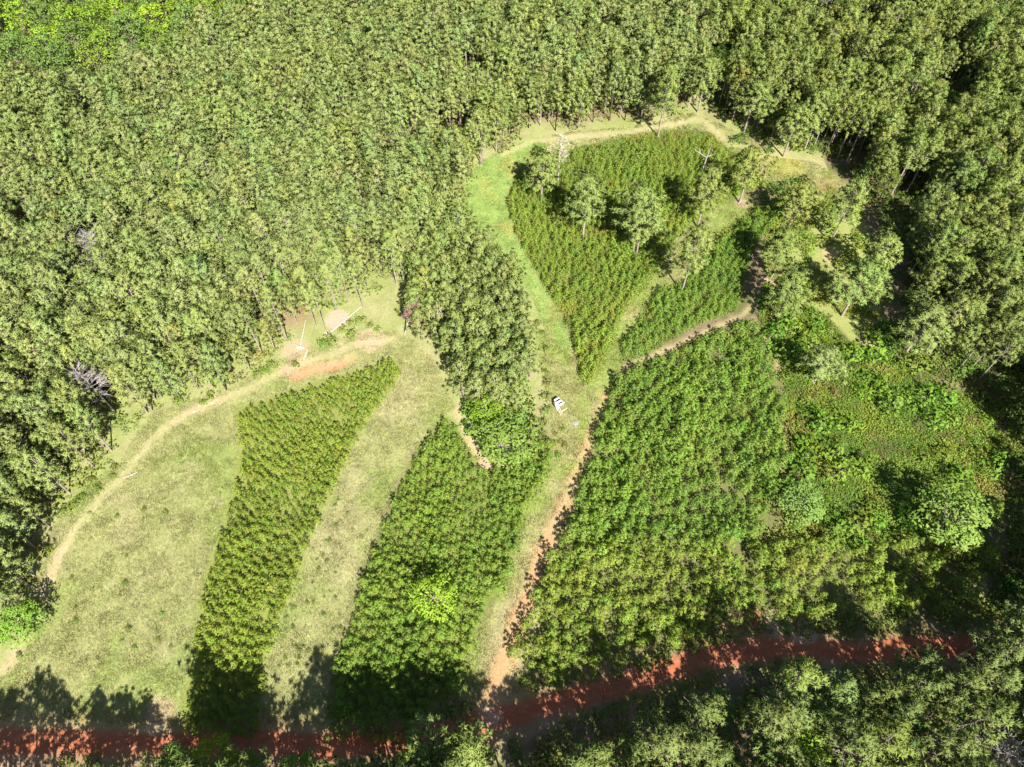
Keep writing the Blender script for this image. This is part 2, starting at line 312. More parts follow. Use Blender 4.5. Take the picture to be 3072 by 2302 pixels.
def leaves(cent, size, R=rng, up=.6, mid=None):
    """one rhombic leaf spray per centre -> verts (4 per leaf)"""
    m = len(cent); d = R.normal(size=(m, 3)); d /= np.linalg.norm(d, axis=1)[:, None]
    nrm = R.normal(size=(m, 3)); nrm[:, 2] = np.abs(nrm[:, 2]) + up
    d -= nrm * ((d * nrm).sum(1) / (nrm * nrm).sum(1))[:, None]; d /= np.linalg.norm(d, axis=1)[:, None] + 1e-9
    s = np.cross(nrm, d); s /= np.linalg.norm(s, axis=1)[:, None] + 1e-9
    L = size * R.uniform(.6, 1.3, m)[:, None]; bend = nrm / np.linalg.norm(nrm, axis=1)[:, None]
    return np.stack([cent - d * L * .5, cent + s * L * .3 + bend * L * .08, cent + d * L * .5 - bend * L * .1, cent - s * L * .3], 1).reshape(-1, 3) if mid is None else leafy(np.stack([cent - d * L * .5, cent + s * L * .3 + bend * L * .08, cent + d * L * .5 - bend * L * .1, cent - s * L * .3], 1).reshape(-1, 3), 4, mid)

# ---------------------------------------------------------------- plant prototypes: (foliage verts, tri/quad faces, wood verts, wood faces)
def pine_proto(seed, h, cb, R0, ncl, nb, blen, bw, tr=.17, sparse=0.0):
    R = np.random.default_rng(seed); q = Q()
    bend = R.normal(size=2) * .02 * h
    ax = lambda z: np.array([bend[0] * (z / h) ** 2, bend[1] * (z / h) ** 2, z])
    zs = np.linspace(-.3, h * .97, 7); q.tube([ax(z) for z in zs], np.linspace(tr, .035, 7), 7)
    lob = R.uniform(0, 6.28, 3); cent = []; outs = []; rs = []
    nbr = int(ncl / 2.4)
    for i in range(nbr):
        t = ((i + R.uniform(0, 1)) / nbr) ** .85           # 0 crown base, 1 top
        z0 = cb + (h - cb) * t
        a = i * 2.4 + R.uniform(-.5, .5)
        prof = (1 - t ** 2.4) ** .62 * (.72 + .28 * min(1, t / .2))
        rad = R0 * max(prof, .1) * (1 + .22 * math.sin(2 * a + lob[0]) + .16 * math.sin(3 * a + lob[1])) * R.uniform(.72, 1.12)
        p0 = ax(z0 - .12 * rad); d = np.array([math.cos(a), math.sin(a), .25 + .5 * t])
        tip = p0 + d * rad; tip[2] = min(tip[2], h + .1)
        mid = (p0 + tip) / 2 + np.array([0, 0, -.06 * rad])
        q.tube([p0, mid, tip], [.05 * (1.2 - t), .03, .012], 3)
        if R.random() < sparse: continue
        for s_ in (1.0, .68, .4):
            if s_ < .5 and R.random() < .35: continue
            c = p0 + (tip - p0) * s_ + R.normal(size=3) * .22 * (rad / R0 + .3)
            cent.append(c); outs.append(d / np.linalg.norm(d)); rs.append(blen * R.uniform(.8, 1.25))
    for k in range(3):
        cent.append(ax(h - .25 * k) + R.normal(size=3) * .15); outs.append(np.array([0, 0, 1.])); rs.append(blen)
    for k in range(5):                                    # dead stubs below the crown
        z0 = R.uniform(cb * .55, cb); a = R.uniform(0, 6.28); l = R.uniform(.4, 1.3)
        q.tube([ax(z0), ax(z0) + np.array([math.cos(a) * l, math.sin(a) * l, .1])], [.025, .008], 3)
    fv, fn = blades(np.array(cent), np.array(rs), nb, bw, .3, np.array(outs), R)
    return fv, np.arange(len(fv)).reshape(-1, 3), *q.arr(), fn
def young_proto(seed, h, R0, ncl, nb, blen, bw):
    R = np.random.default_rng(seed); q = Q(); q.tube([(0, 0, -.1), (0, 0, h * .9)], [.045, .01], 4)
    cent = []; outs = []
    for i in range(ncl):
        t = (i + R.uniform(0, 1)) / ncl; a = i * 2.4 + R.uniform(-.4, .4)
        rad = R0 * (1 - t ** 1.5) ** .8 * R.uniform(.65, 1.15); z0 = h * (.12 + .85 * t)
        cent.append((math.cos(a) * rad, math.sin(a) * rad, z0)); outs.append((math.cos(a) * .8, math.sin(a) * .8, .5))
        if rad > .5 * R0: cent.append((math.cos(a) * rad * .5, math.sin(a) * rad * .5, z0 + .1)); outs.append((math.cos(a) * .5, math.sin(a) * .5, .8))
    cent.append((0, 0, h)); outs.append((0, 0, 1))
    fv, fn = blades(np.array(cent), blen, nb, bw, .5, np.array(outs, float), R)
    return fv, np.arange(len(fv)).reshape(-1, 3), *q.arr(), fn
def broad_proto(seed, h, cb, R0, nl, per, size, tr=.2):
    R = np.random.default_rng(seed); q = Q()
    q.tube([(0, 0, -.3), (.1, 0, h * .3), (0, .1, h * .6)], [tr, tr * .7, tr * .35], 7)
    C = []; LC = []
    for i in range(nl):
        z = 1 - 2 * (i + .5) / nl * .85; a = i * 2.4 + R.uniform(-.3, .3); rr = math.sqrt(max(0, 1 - z * z))
        lc = np.array([math.cos(a) * rr * R0, math.sin(a) * rr * R0, cb + (h - cb) * (.5 + .5 * z)]) * np.array([1, 1, 1])
        k = R.uniform(.55, .95); lc[:2] *= k; lc[2] = cb + (lc[2] - cb) * R.uniform(.8, 1.0)
        lr = R0 * R.uniform(.26, .42)
        q.tube([(0, 0, h * .35), tuple((lc + np.array([0, 0, h * .4])) / 2), tuple(lc)], [tr * .4, tr * .22, .02], 3)
        d = R.normal(size=(per, 3)); d /= np.linalg.norm(d, axis=1)[:, None]; d[:, 2] = np.abs(d[:, 2]) * .9 - .25
        LC.append(np.repeat(lc[None] - (0, 0, .3), per, 0)); C.append(lc + d * lr * R.uniform(.55, 1.05, per)[:, None])
    fv, fn = leaves(np.concatenate(C), size, R, .6, np.concatenate(LC))
    return fv, np.arange(len(fv)).reshape(-1, 4), *q.arr(), fn
def shrub_proto(seed, h, R0, n, size):
    R = np.random.default_rng(seed); q = Q()
    for k in range(4):
        a = R.uniform(0, 6.28); q.tube([(0, 0, -.1), (math.cos(a) * R0 * .5, math.sin(a) * R0 * .5, h * .7)], [.03, .008], 3)
    d = R.normal(size=(n, 3)); d /= np.linalg.norm(d, axis=1)[:, None]; d[:, 2] = np.abs(d[:, 2])
    a = np.arctan2(d[:, 1], d[:, 0]); l = 1 + .28 * np.sin(2 * a + seed) + .2 * np.sin(5 * a + 2 * seed)
    P = d * np.array([R0, R0, h]) * (R.uniform(.45, 1.05, n) ** .6 * l)[:, None]
    fv, fn = leaves(P, size, R, .4, P * .3)
    return fv, np.arange(len(fv)).reshape(-1, 4), *q.arr(), fn
def grass_proto(seed, n, h, spread, w):
    R = np.random.default_rng(seed); P = np.c_[R.normal(size=(n, 2)) * spread, np.zeros(n) - .03]
    lean = np.c_[R.normal(size=(n, 2)) * .4 + (.45, -.35), np.ones(n)]; lean /= np.linalg.norm(lean, axis=1)[:, None]
    s = R.normal(size=(n, 3)); s[:, 2] = 0; s /= np.linalg.norm(s, axis=1)[:, None]
    L = h * R.uniform(.6, 1.2, n)[:, None]
    return np.stack([P - s * w, P + s * w, P + lean * L], 1).reshape(-1, 3)
def dead_proto(seed, h, nbr, R0, twig=5, tr=.16, droop=.5):
    R = np.random.default_rng(seed); q = Q(); b = R.normal(size=2) * .03 * h
    ax = lambda z: np.array([b[0] * (z / h) ** 2, b[1] * (z / h) ** 2, z])
    zs = np.linspace(-.3, h, 7); q.tube([ax(z) for z in zs], np.linspace(tr, .03, 7), 6)
    qb = Q()
    for i in range(nbr):
        t = (i + R.uniform(0, 1)) / nbr; z0 = h * (.42 + .56 * t); a = i * 2.4 + R.uniform(-.6, .6)
        rad = R0 * (1 - .75 * t) * R.uniform(.6, 1.15); d = np.array([math.cos(a), math.sin(a), droop]); p0 = ax(z0); tip = p0 + d * rad
        mid = (p0 + tip) / 2 + R.normal(size=3) * .08 * rad; qb.tube([p0, mid, tip], [.045, .03, .012], 3)
        for k in range(twig):
            f = R.uniform(.35, 1); c = p0 + (tip - p0) * f; e = c + (d + R.normal(size=3) * .7) * rad * .35
            qb.tube([c, e], [.028, .012], 3)
    return q.arr(), qb.arr()
def merged(name, pr, fmat, wmat):
    fv, ff, wv, wf, fn = pr
    ax = wv.copy(); ax[:, :2] -= wv[:, :2].mean(0); ax[:, 2] = 0; ax /= np.linalg.norm(ax, axis=1)[:, None] + 1e-6
    return mesh(name, np.concatenate([fv, wv]), [ff, np.asarray(wf) + len(fv)], [fmat, wmat], [0] * len(ff) + [1] * len(wf), nrm=np.concatenate([fn, ax]))
class Kind:
    """plant kind with several grown shapes; foliage and wood meshes are shared by all copies"""
    def __init__(s, name, protos, fmat, wmat, fname='crown', wname='trunk'):
        s.name = name; s.fname = fname; s.wname = wname
        s.fm = [mesh(name + '_' + fname, p[0], p[1], fmat, nrm=p[4]) for p in protos]
        s.wm = [mesh(name + '_' + wname, p[2], p[3], wmat, smooth=True) for p in protos]
        s.mm = [merged(name, p, fmat, wmat) for p in protos]
        s.n = len(protos)
P_PINE = Kind('pine_tree', [pine_proto(10 + i, 15 + (i % 3 - 1) * .8, 6.4 + (i % 3) * .7, 2.2 + .2 * (i % 4), 112, 26, .56, .08) for i in range(8)], M_PINE, M_BARK)
P_BIG = Kind('pine_tree', [pine_proto(40 + i, 16, 6.2, 3.9, 200, 30, .70, .10, .24) for i in range(6)], M_PINE, M_BARK)
P_MID = Kind('pine_tree', [pine_proto(70 + i, 8.5, 1.6, 1.75, 80, 22, .48, .075, .11) for i in range(5)], M_PINE, M_BARK)
P_YOUNG = Kind('young_pine', [young_proto(100 + i, 2.7 + .2 * (i % 3), 1.0, 22, 18, .34, .05) for i in range(6)], M_YOUNG, M_BARK)
P_EDGE = Kind('pine_tree', [pine_proto(90 + i, 12, 3.0 + .6 * (i % 2), 2.3, 110, 26, .56, .08, .15) for i in range(5)], M_PINE, M_BARK)
P_BROAD = Kind('broadleaf_tree', [broad_proto(130 + i, 12, 4.0, 3.6, 26, 80, .42) for i in range(5)], M_BROAD, M_BARK)
P_SHRUB = Kind('shrub', [shrub_proto(160 + i, 1.5, 1.2, 150, .34) for i in range(5)], M_BROAD, M_BARK, 'foliage', 'stem')

# ---------------------------------------------------------------- tagging and scattering
def tag(o, label=None, cat=None, group=None, kind=None):
    if label: o['label'] = label
    if cat: o['category'] = cat
    if group: o['group'] = group
    if kind: o['kind'] = kind
    return o
def put(kind, i, x, y, scale=1., rot=0., tint=(1, 1, 1), label='', cat='tree', group=None, name=None, lean=(0, 0), sz=None, parts=True):
    z = float(height(np.array([x]), np.array([y]))[0])
    if parts:
        r = link(bpy.data.objects.new(name or kind.name, None)); r.empty_display_size = .5
        for nm, me in ((kind.wname, kind.wm[i]), (kind.fname, kind.fm[i])):
            c = link(bpy.data.objects.new(nm, me)); c.parent = r; c['tint'] = [float(t) for t in tint]
    else:
        r = link(bpy.data.objects.new(name or kind.name, kind.mm[i])); r['tint'] = [float(t) for t in tint]
    r.location = (x, y, z); r.rotation_euler = (lean[0], lean[1], rot)
    r.scale = (scale, scale, sz if sz else scale)
    return tag(r, label, cat, group)
def scatter(name, protos, P, idx, scale, rot, tint, lean=None):
    """many alike plants joined as one countless mass: points that carry the grown shapes"""
    n = len(P); me = bpy.data.meshes.new(name); me.vertices.add(n)
    z = height(P[:, 0], P[:, 1]); co = np.c_[P, z].astype(np.float32)
    me.vertices.foreach_set('co', co.ravel())
    a = me.attributes.new('proto', 'INT', 'POINT'); a.data.foreach_set('value', np.asarray(idx, np.int32))
    a = me.attributes.new('size', 'FLOAT', 'POINT'); a.data.foreach_set('value', np.asarray(scale, np.float32))
    e = np.zeros((n, 3), np.float32); e[:, 2] = rot
    if lean is not None: e[:, :2] = lean
    a = me.attributes.new('turn', 'FLOAT_VECTOR', 'POINT'); a.data.foreach_set('vector', e.ravel())
    a = me.attributes.new('tint', 'FLOAT_VECTOR', 'POINT'); a.data.foreach_set('vector', np.asarray(tint, np.float32).ravel())
    o = link(bpy.data.objects.new(name, me)); tag(o, kind='stuff')
    c = bpy.data.collections.new(name + ' shapes')
    for k, pm in enumerate(protos):
        c.objects.link(bpy.data.objects.new('%s_shape_%02d' % (name, k), pm))
    g = bpy.data.node_groups.new(name, 'GeometryNodeTree')
    g.interface.new_socket('Geometry', in_out='INPUT', socket_type='NodeSocketGeometry')
    g.interface.new_socket('Geometry', in_out='OUTPUT', socket_type='NodeSocketGeometry')
    N, L = g.nodes, g.links
    gi = N.new('NodeGroupInput'); go = N.new('NodeGroupOutput'); ip = N.new('GeometryNodeInstanceOnPoints')
    ci = N.new('GeometryNodeCollectionInfo'); ci.inputs[0].default_value = c; ci.inputs[1].default_value = True; ci.inputs[2].default_value = True
    def na(nm, ty):
        q = N.new('GeometryNodeInputNamedAttribute'); q.data_type = ty; q.inputs[0].default_value = nm; return q.outputs[0]
    L.new(gi.outputs[0], ip.inputs['Points']); L.new(ci.outputs[0], ip.inputs['Instance']); ip.inputs['Pick Instance'].default_value = True
    L.new(na('proto', 'INT'), ip.inputs['Instance Index']); L.new(na('turn', 'FLOAT_VECTOR'), ip.inputs['Rotation']); L.new(na('size', 'FLOAT'), ip.inputs['Scale'])
    L.new(ip.outputs[0], go.inputs[0])
    md = o.modifiers.new('plants', 'NODES'); md.node_group = g
    return o
def spread(V, s, jit=.38, R=rng, rows=None, turn=0.0):
    """jittered grid of points in polygon V; rows=(along, between) for planted rows"""
    lo, hi = V.min(0) - 2, V.max(0) + 2; sx, sy = rows or (s, s * .9); cen = (lo + hi) / 2
    r = max(hi - lo) * .75
    X, Y = np.meshgrid(np.arange(-r, r, sx), np.arange(-r, r, sy))
    X = X + (np.arange(X.shape[0])[:, None] % 2) * sx * .5
    P = np.c_[X.ravel(), Y.ravel()] + R.uniform(-1, 1, (X.size, 2)) * np.array([sx, sy]) * jit
    c, sn = math.cos(turn), math.sin(turn); P = P @ np.array([[c, sn], [-sn, c]]) + cen
    return P[inside(P, V)]
def in_frame(P, z, m=25):
    u, v, d = project(P[:, 0], P[:, 1], z)
    return (u > -m) & (u < 2212 + m) & (v > -m) & (v < 1658 + m)

# ---------------------------------------------------------------- ground: one sheet out past the horizon, tracks as thin sheets on it
def axis(lo, hi, s, far):
    a = list(np.arange(lo, hi + s, s)); st = s; p = a[-1]
    while p < far: st *= 1.6; p += st; a.append(p)
    st = s; p = a[0]
    while p > -far: st *= 1.6; p -= st; a.insert(0, p)
    return np.array(a)
gx = axis(-150, 150, .55, 2500); gy = axis(-25, 235, .55, 2500)
GX, GY = np.meshgrid(gx, gy); GP = np.c_[GX.ravel(), GY.ravel()]; GZ = height(GP[:, 0], GP[:, 1])
GCOL = ground_color(GP)
nx, ny = len(gx), len(gy); ii, jj = np.meshgrid(np.arange(nx - 1), np.arange(ny - 1)); b0 = (jj * nx + ii).ravel()
GQ = np.c_[b0, b0 + 1, b0 + nx + 1, b0 + nx]
def sheet(name, quads, lift):
    used, inv = np.unique(quads.ravel(), return_inverse=True)
    v = np.c_[GP[used], GZ[used] + lift]
    me = mesh(name, v, inv.reshape(-1, 4), M_GROUND, smooth=True)
    a = me.attributes.new('soil', 'FLOAT_COLOR', 'POINT'); a.data.foreach_set('color', np.c_[GCOL[used], np.ones(len(used))].astype(np.float32).ravel())
    return tag(link(bpy.data.objects.new(name, me)), kind='structure')
sheet('ground', GQ, 0)
QC = GP[GQ].mean(1)
near = (np.abs(QC[:, 0]) < 150) & (QC[:, 1] < 235) & (QC[:, 1] > -25)
def cells(m): r = np.zeros(len(GQ), bool); r[near] = m(QC[near]); return GQ[r]
sheet('meadow', cells(lambda P: inside(P, MEADOW) & ~(segdist(P, T_EDGE, False) < 1.4) & ~(segdist(P, ROAD, False) < 2.6)), .006)
sheet('grass_lane', cells(lambda P: (inside(P, LUSH) | inside(P, PATHG) | inside(P, LOOP)) & ~(segdist(P, T_MAIN, False) < 1.7) & ~(segdist(P, ROAD, False) < 2.6) & ~(segdist(P, T_LOOP, False) < 1.4) & ~inside(P, MEADOW)), .006)
sheet('clay_road', cells(lambda P: segdist(P, ROAD, False) < 2.6), .010)
sheet('dirt_track', cells(lambda P: (segdist(P, T_MAIN, False) < 1.7) & (segdist(P, ROAD, False) >= 2.6)), .010)
sheet('field_path', cells(lambda P: (segdist(P, T_EDGE, False) < 1.4)), .010)
sheet('loop_path', cells(lambda P: (segdist(P, T_LOOP, False) < 1.4)), .010)
sheet('narrow_path', cells(lambda P: (segdist(P, T_NARROW, False) < .9)), .008)

# ---------------------------------------------------------------- single trees one can point to
TAKEN = []                                  # (x, y, radius) kept clear of the planted woods
def single(kind, i, xy, h, r, label, tint=(1, 1, 1), base=(16, 3.5), cat='pine tree', group=None, name=None, rot=None, keep=True, lean=(0, 0)):
    if keep: TAKEN.append((xy[0], xy[1], r))
    return put(kind, i, xy[0], xy[1], 1.14 * r / base[1], random.uniform(0, 6.28) if rot is None else rot, (tint[0] * 1.25, tint[1] * 1.25, tint[2] * 1.25), label, cat, group, name, lean, sz=h / base[0])
G1 = 'tall pines standing in the heart-shaped planting'
single(P_BIG, 0, at(1169, 436), 12.5, 3.2, 'shortest leafy pine at the left edge of the heart-shaped planting beside the bright green lane', (1.02, 1, .95), group=G1)
single(P_BIG, 1, at(1259, 512), 16, 3.6, 'tall full-crowned pine with one straight pale trunk in the middle of the heart-shaped planting', group=G1)
single(P_BIG, 2, at(1367, 547), 16.5, 4.0, 'widest pine of the heart-shaped planting, two pale stems showing below its crown', (.98, 1, 1), group=G1)
single(P_BIG, 3, at(1506, 492), 15, 3.1, 'slender pine at the right side of the heart-shaped planting, below the forked bare snag', (1.08, 1, .9), group=G1)
single(P_BIG, 4, at(1597, 438), 14, 3.3, 'yellowish pine at the right corner of the heart-shaped planting, foot on bare soil', (1.12, 1.03, .85), group=G1)
single(P_BIG, 5, at(1472, 634), 17, 2.9, 'thin-crowned pine with long bare trunk between heart-shaped planting and wedge', (1.1, 1.03, .95), group=G1)
single(P_BIG, 3, at(1374, 554), 14.5, 2.6, 'second pale-stemmed pine close beside the widest one in the heart-shaped planting', group=G1, keep=False)
G2 = 'scattered pines in the weedy corner right of the heart-shaped planting'
for k, (b, h, r, tn, lb) in enumerate([
    ((1793, 526), 16, 3.4, (1.0, 1.0, .95), 'pine with long slanting pale trunk in the weedy corner beside the dark right wood'),
    ((1704, 491), 11.5, 3.5, (1.12, 1.0, .85), 'olive yellowish pine left of the long slanting pale trunk in the weedy corner'),
    ((1665, 602), 12.5, 4.0, (1.0, 1.0, .9), 'broad pine over the pinkish bare patch at the left of the weedy corner'),
    ((1677, 693), 12.5, 3.9, (1.0, 1.02, .95), 'broad rounded pine standing at the top corner of the large right planting'),
    ((1818, 683), 13.5, 4.3, (.95, 1.05, .95), 'broad green pine with slanting trunk over a black shadow beside the right wood'),
    ((1868, 610), 12, 3.4, (1.02, 1.03, .95), 'pine at the right tip of the weedy corner against the dark gap'),
    ((1755, 832), 10, 3.3, (1.0, 1.03, 1.15), 'pale grey-green leaning pine inside the scrub, thin slanting trunk below it'),
    ((1955, 763), 13, 4.7, (1.03, 1.0, 1.1), 'largest pale round crown at the left edge of the right wood'),
    ((1995, 655), 13, 3.9, (1.0, 1.05, .85), 'bright full crown above the largest pale round crown in the right wood'),
    ((2030, 752), 13, 3.4, (.98, 1.0, .95), 'full crown just right of the largest pale round crown in the right wood'),
    ((1966, 572), 7, 1.8, (1.15, 1.05, .8), 'small flat-topped yellowish pine alone in the dark gap of the right wood')]):
    single(P_BIG, k % 6, at(*b), h, r * .88, lb, tn, group=G2)
G3 = 'pines lining the upper loop path'
for k, (b, h, r, tn, lb) in enumerate([
    ((1421, 297), 18, 2.9, (1.0, 1.0, .9), 'tall pine at the upper loop path with a black shadow gap on its left'),
    ((1507, 243), 14, 3.0, (.98, 1.0, .9), 'pine with pale trunk above the bend of the upper loop path'),
    ((1607, 285), 13, 3.6, (1.02, 1.02, 1.0), 'broad pale pine right of the bend of the upper loop path'),
    ((1692, 338), 13, 3.3, (1.03, 1.02, .92), 'pine with two slanting pale stems at the upper right of the loop path'),
    ((1738, 322), 15, 3.2, (1.0, 1.0, .95), 'pine with a vine-wrapped trunk above the yellow grass patch at the loop path')]):
    single(P_BIG, (k + 2) % 6, at(*b), h, r, lb, tn, group=G3)
BB = (12, 3.6)
for b, zc, h, r, tn, lb in [
    ((95, 88), 9, 12, 4.6, (1.5, 1.42, .9), 'large yellow-green broadleaf tree low in the upper left corner of the wood'),
    ((45, 35), 9, 13, 3.8, (1.45, 1.4, .9), 'yellow-green broadleaf tree at the very left of the upper corner'),
    ((160, 40), 9, 12, 4.4, (1.15, 1.08, .9), 'fresh green broadleaf tree between the yellow-green crowns of the upper left corner'),
    ((240, 18), 9, 12, 4.0, (1.4, 1.38, .8), 'bright broadleaf crown at the top edge left of the tallest yellow one'),
    ((325, 42), 9, 13, 3.8, (1.6, 1.48, .8), 'brightest yellow broadleaf crown near the top edge of the wood'),
    ((395, 8), 9, 12, 3.8, (1.3, 1.1, .9), 'yellow-green broadleaf crown at the top edge right of the brightest yellow one'),
    ((465, 5), 9, 12, 3.6, (1.2, 1.1, .9), 'light green broadleaf crown at the top edge before the deep green one'),
    ((625, 12), 9, 12, 3.3, (.7, .95, 1.1), 'deep green broadleaf crown at the top edge of the wood'),
    ((868, 388), 10, 13, 2.5, (1.3, 1.1, .8), 'lone yellow-green broadleaf crown among grey-green pines of the left wood'),
    ((455, 1640), 8, 10, 2.6, (1.3, 1.1, .6), 'yellow-green broadleaf crown at the bottom edge below the red road'),
    ((1742, 1612), 9, 11, 3.0, (1.0, 1.12, .7), 'bright green broadleaf tree among dark pines at the bottom edge'),
    ((35, 1345), 5, 7, 2.8, (1.0, 1.15, 1.0), 'bright green broadleaf tree at the left border of the pale meadow'),
    ((935, 1285), 5, 7, 3.0, (1.45, 1.4, .9), 'light green vine-covered tree with black shadow in the lower middle planting'),
    ((1050, 885), 3.5, 5, 2.8, (1.1, 1.12, .8), 'bright green leafy tree at the foot of the middle copse'),
    ((1735, 1085), 3.2, 5, 3.3, (.95, 1.02, 1.6), 'round blue-green feathery tree in the middle of the scrub'),
    ((2070, 1105), 8, 11, 4.6, (1.15, 1.08, 1.6), 'large pale grey-green feathery tree at the right of the scrub with a black shadow'),
    ((1085, 950), 4.5, 6.5, 4.2, (1.15, 1.08, 1.5), 'round dull grey-green tree at the lower end of the middle copse'),
    ((60, 175), 9, 12, 3.6, (.8, .8, 1.8), 'grey-green broadleaf crown below the yellow trees at the left photo edge'),
    ((290, 130), 9, 12, 3.8, (.85, .8, 2.0), 'dull grey-green crown below the brightest yellow crown'),
    ((195, 110), 9, 12, 3.8, (1.1, 1.0, 1.1), 'green broadleaf crown right of the largest yellow-green tree'),
    ((520, 30), 9, 12, 3.6, (1.1, 1.0, 1.0), 'green broadleaf crown at the top between light green and deep green ones')]:
    single(P_BROAD, random.randrange(5), at(*b, zc), h, r, lb, tn, BB, 'broadleaf tree', 'broadleaf trees among the pines' if zc > 6 else None)

for b, zc, h, r, tn, lb in [((905, 1632), 10, 13, 2.9, (1.0, 1.05, .9), 'light green pine crown at the bottom edge left of the road junction'), ((968, 1640), 10, 12.5, 2.6, (1.02, 1.03, .9), 'pine crown at the bottom edge nearest the road junction'), ((1015, 1628), 10, 13, 3.0, (1.05, 1.05, .9), 'pine crown right below the road junction')]:
    single(P_BIG, random.randrange(6), at(*b, zc), h, r, lb, tn, group='pines at the bottom edge by the junction')
for b, h, r, lb in [((383, 1652), 6, 2.3, 'green leafy tree at the bottom edge left of the yellow-green crown'), ((640, 1668), 6, 2.3, 'dark leafy tree at the bottom edge right of the yellow-green crown'), ((525, 1660), 5, 2.0, 'small leafy tree at the bottom edge close right of the yellow-green crown')]:
    single(P_BROAD, random.randrange(5), at(*b, 4), h, r, lb, (.8, .85, 1.0), BB, 'broadleaf tree')
# thin stems left standing in the sunny glade
for k, (b, lb) in enumerate([((683, 706), 'thin bare-stemmed pine in the sunny glade above the left fallen log'), ((703, 714), 'thin bare-stemmed pine just left of the longest log butt'), ((753, 650), 'thin bare-stemmed pine at the upper side of the glade'), ((786, 667), 'thin bare-stemmed pine at the thin end of the longest log'), ((728, 672), 'thin bare-stemmed pine in the middle of the glade'), ((622, 738), 'dark double-shaded stem at the left corner of the glade')]):
    single(P_PINE, k, at(*b), 12 + k % 3, 1.75, lb, (1.1, 1.05, 1.1), (15, 2.5), group='thin pines of the glade')
# dead and bare trees
def dead(name, seed, xy, h, nbr, R0, label, wood=M_DEAD, twig=5, cat='dead tree', lean=(0, 0), group=None, tr=.16, keep=2.0, foliage=None, droop=.5):
    (tv, tf), (bv, bf) = dead_proto(seed, h, nbr, R0, twig, tr, droop)
    r = link(bpy.data.objects.new(name, None)); r.location = (xy[0], xy[1], float(height(np.array([xy[0]]), np.array([xy[1]]))[0])); r.rotation_euler = (*lean, 0)
    for nm, v, f in (('trunk', tv, tf), ('branches', bv, bf)):
        c = link(bpy.data.objects.new(nm, mesh(name + '_' + nm, v, f, wood, smooth=True))); c.parent = r
        if nm == 'branches': c['kind'] = 'stuff'
    if foliage is not None:
        n, ln, w_, tn = foliage; R = np.random.default_rng(seed)
        sel = bv[R.integers(0, len(bv), n)] + R.normal(size=(n, 3)) * .12
        fv, fn = blades(sel, ln, 8, w_, .1, None, R); c = link(bpy.data.objects.new('crown', mesh(name + '_crown', fv, np.arange(len(fv)).reshape(-1, 3), M_DEADLEAF))); c.parent = r; c['tint'] = [float(t) for t in tn]
    if keep: TAKEN.append((xy[0], xy[1], keep))
    return tag(r, label, cat, group)
dead('dead_pine', 1, at(1205, 394), 13, 26, 2.6, 'pale bleached dying pine with whitish crown at the top left of the heart-shaped planting', M_LOG, 6, tr=.2, foliage=(170, .4, .045, (.40, .38, .26)))
dead('dead_pine', 2, at(874, 722), 9, 30, 1.9, 'dead pine with reddish-brown needles at the tip of the middle copse', lean=(-.1, .30), foliage=(480, .5, .10, (.20, .115, .10)), keep=3)
dead('dead_tree', 3, at(254, 609), 14.5, 36, 3.6, 'wide bare grey dead tree in the left wood, upper one of the largest bare crowns', twig=16, keep=4.6, tr=.2)
TAKEN += [(*at(262, 645), 3.4), (*at(240, 628), 3.2), (*at(262, 925), 3.0), (*at(228, 750), 2.4)]
dead('dead_tree', 4, at(236, 592), 14, 30, 2.8, 'bare grey dead tree leaning beside the wide upper bare crown in the left wood', twig=15, keep=3.8, lean=(.08, -.06))
dead('dead_tree', 5, at(250, 893), 14, 38, 3.4, 'bare grey dead tree with dense twigs near the meadow corner of the left wood', twig=17, keep=4.4, tr=.2)
dead('dead_tree', 6, at(222, 722), 10, 22, 1.9, 'small bare grey dead tree between the two largest bare crowns of the left wood', twig=12, keep=3)
dead('dead_tree', 7, at(1768, 85), 14, 22, 2.6, 'bare grey dead tree near the top edge of the photo right of its middle', twig=12, keep=3)
dead('dead_tree', 8, at(1808, 150), 12, 18, 2.0, 'bare brownish dead tree in a dark gap below the topmost dead one', twig=7)
dead('dead_tree', 9, at(2165, 1640, 10), 14, 40, 4.2, 'large bare grey dead tree in the bottom right corner', twig=18, keep=5, tr=.2)
for k, (ox, oy, h) in enumerate([(938, 728, 9), (951, 731, 10), (962, 728, 9), (944, 735, 8)]):
    dead('dead_tree', 20 + k, at(ox, oy), h, 8, .9, 'thin whitish bare trunk standing in the dark gap of the middle copse', M_LOG, 2, tr=.09, group='thin whitish trunks in the middle copse', keep=1.0)
# forked snag
q = Q(); q.tube([(0, 0, -.2), (.1, .1, 3), (.3, .2, 5), (.7, .4, 8.2)], [.17, .14, .12, .03], 7)
sn = at(1514, 381); r = link(bpy.data.objects.new('tree_snag', None)); r.location = (*sn, 0)
c = link(bpy.data.objects.new('trunk', mesh('snag_trunk', *q.arr(), M_DEAD, smooth=True))); c.parent = r
for pts in ([(.3, .2, 5), (-1.4, .4, 6), (-3.2, .6, 7.2)], [(.35, .2, 5.3), (1.0, .1, 5.6), (1.9, .1, 6.1)], [(-1.4, .4, 6), (-1.5, .9, 6.8)]):
    q = Q(); q.tube(pts, np.linspace(.09, .025, len(pts)), 6); c = link(bpy.data.objects.new('limb', mesh('snag_limb', *q.arr(), M_DEAD, smooth=True))); c.parent = r
tag(r, 'forked bare white snag standing at the top right of the heart-shaped planting', 'dead tree')

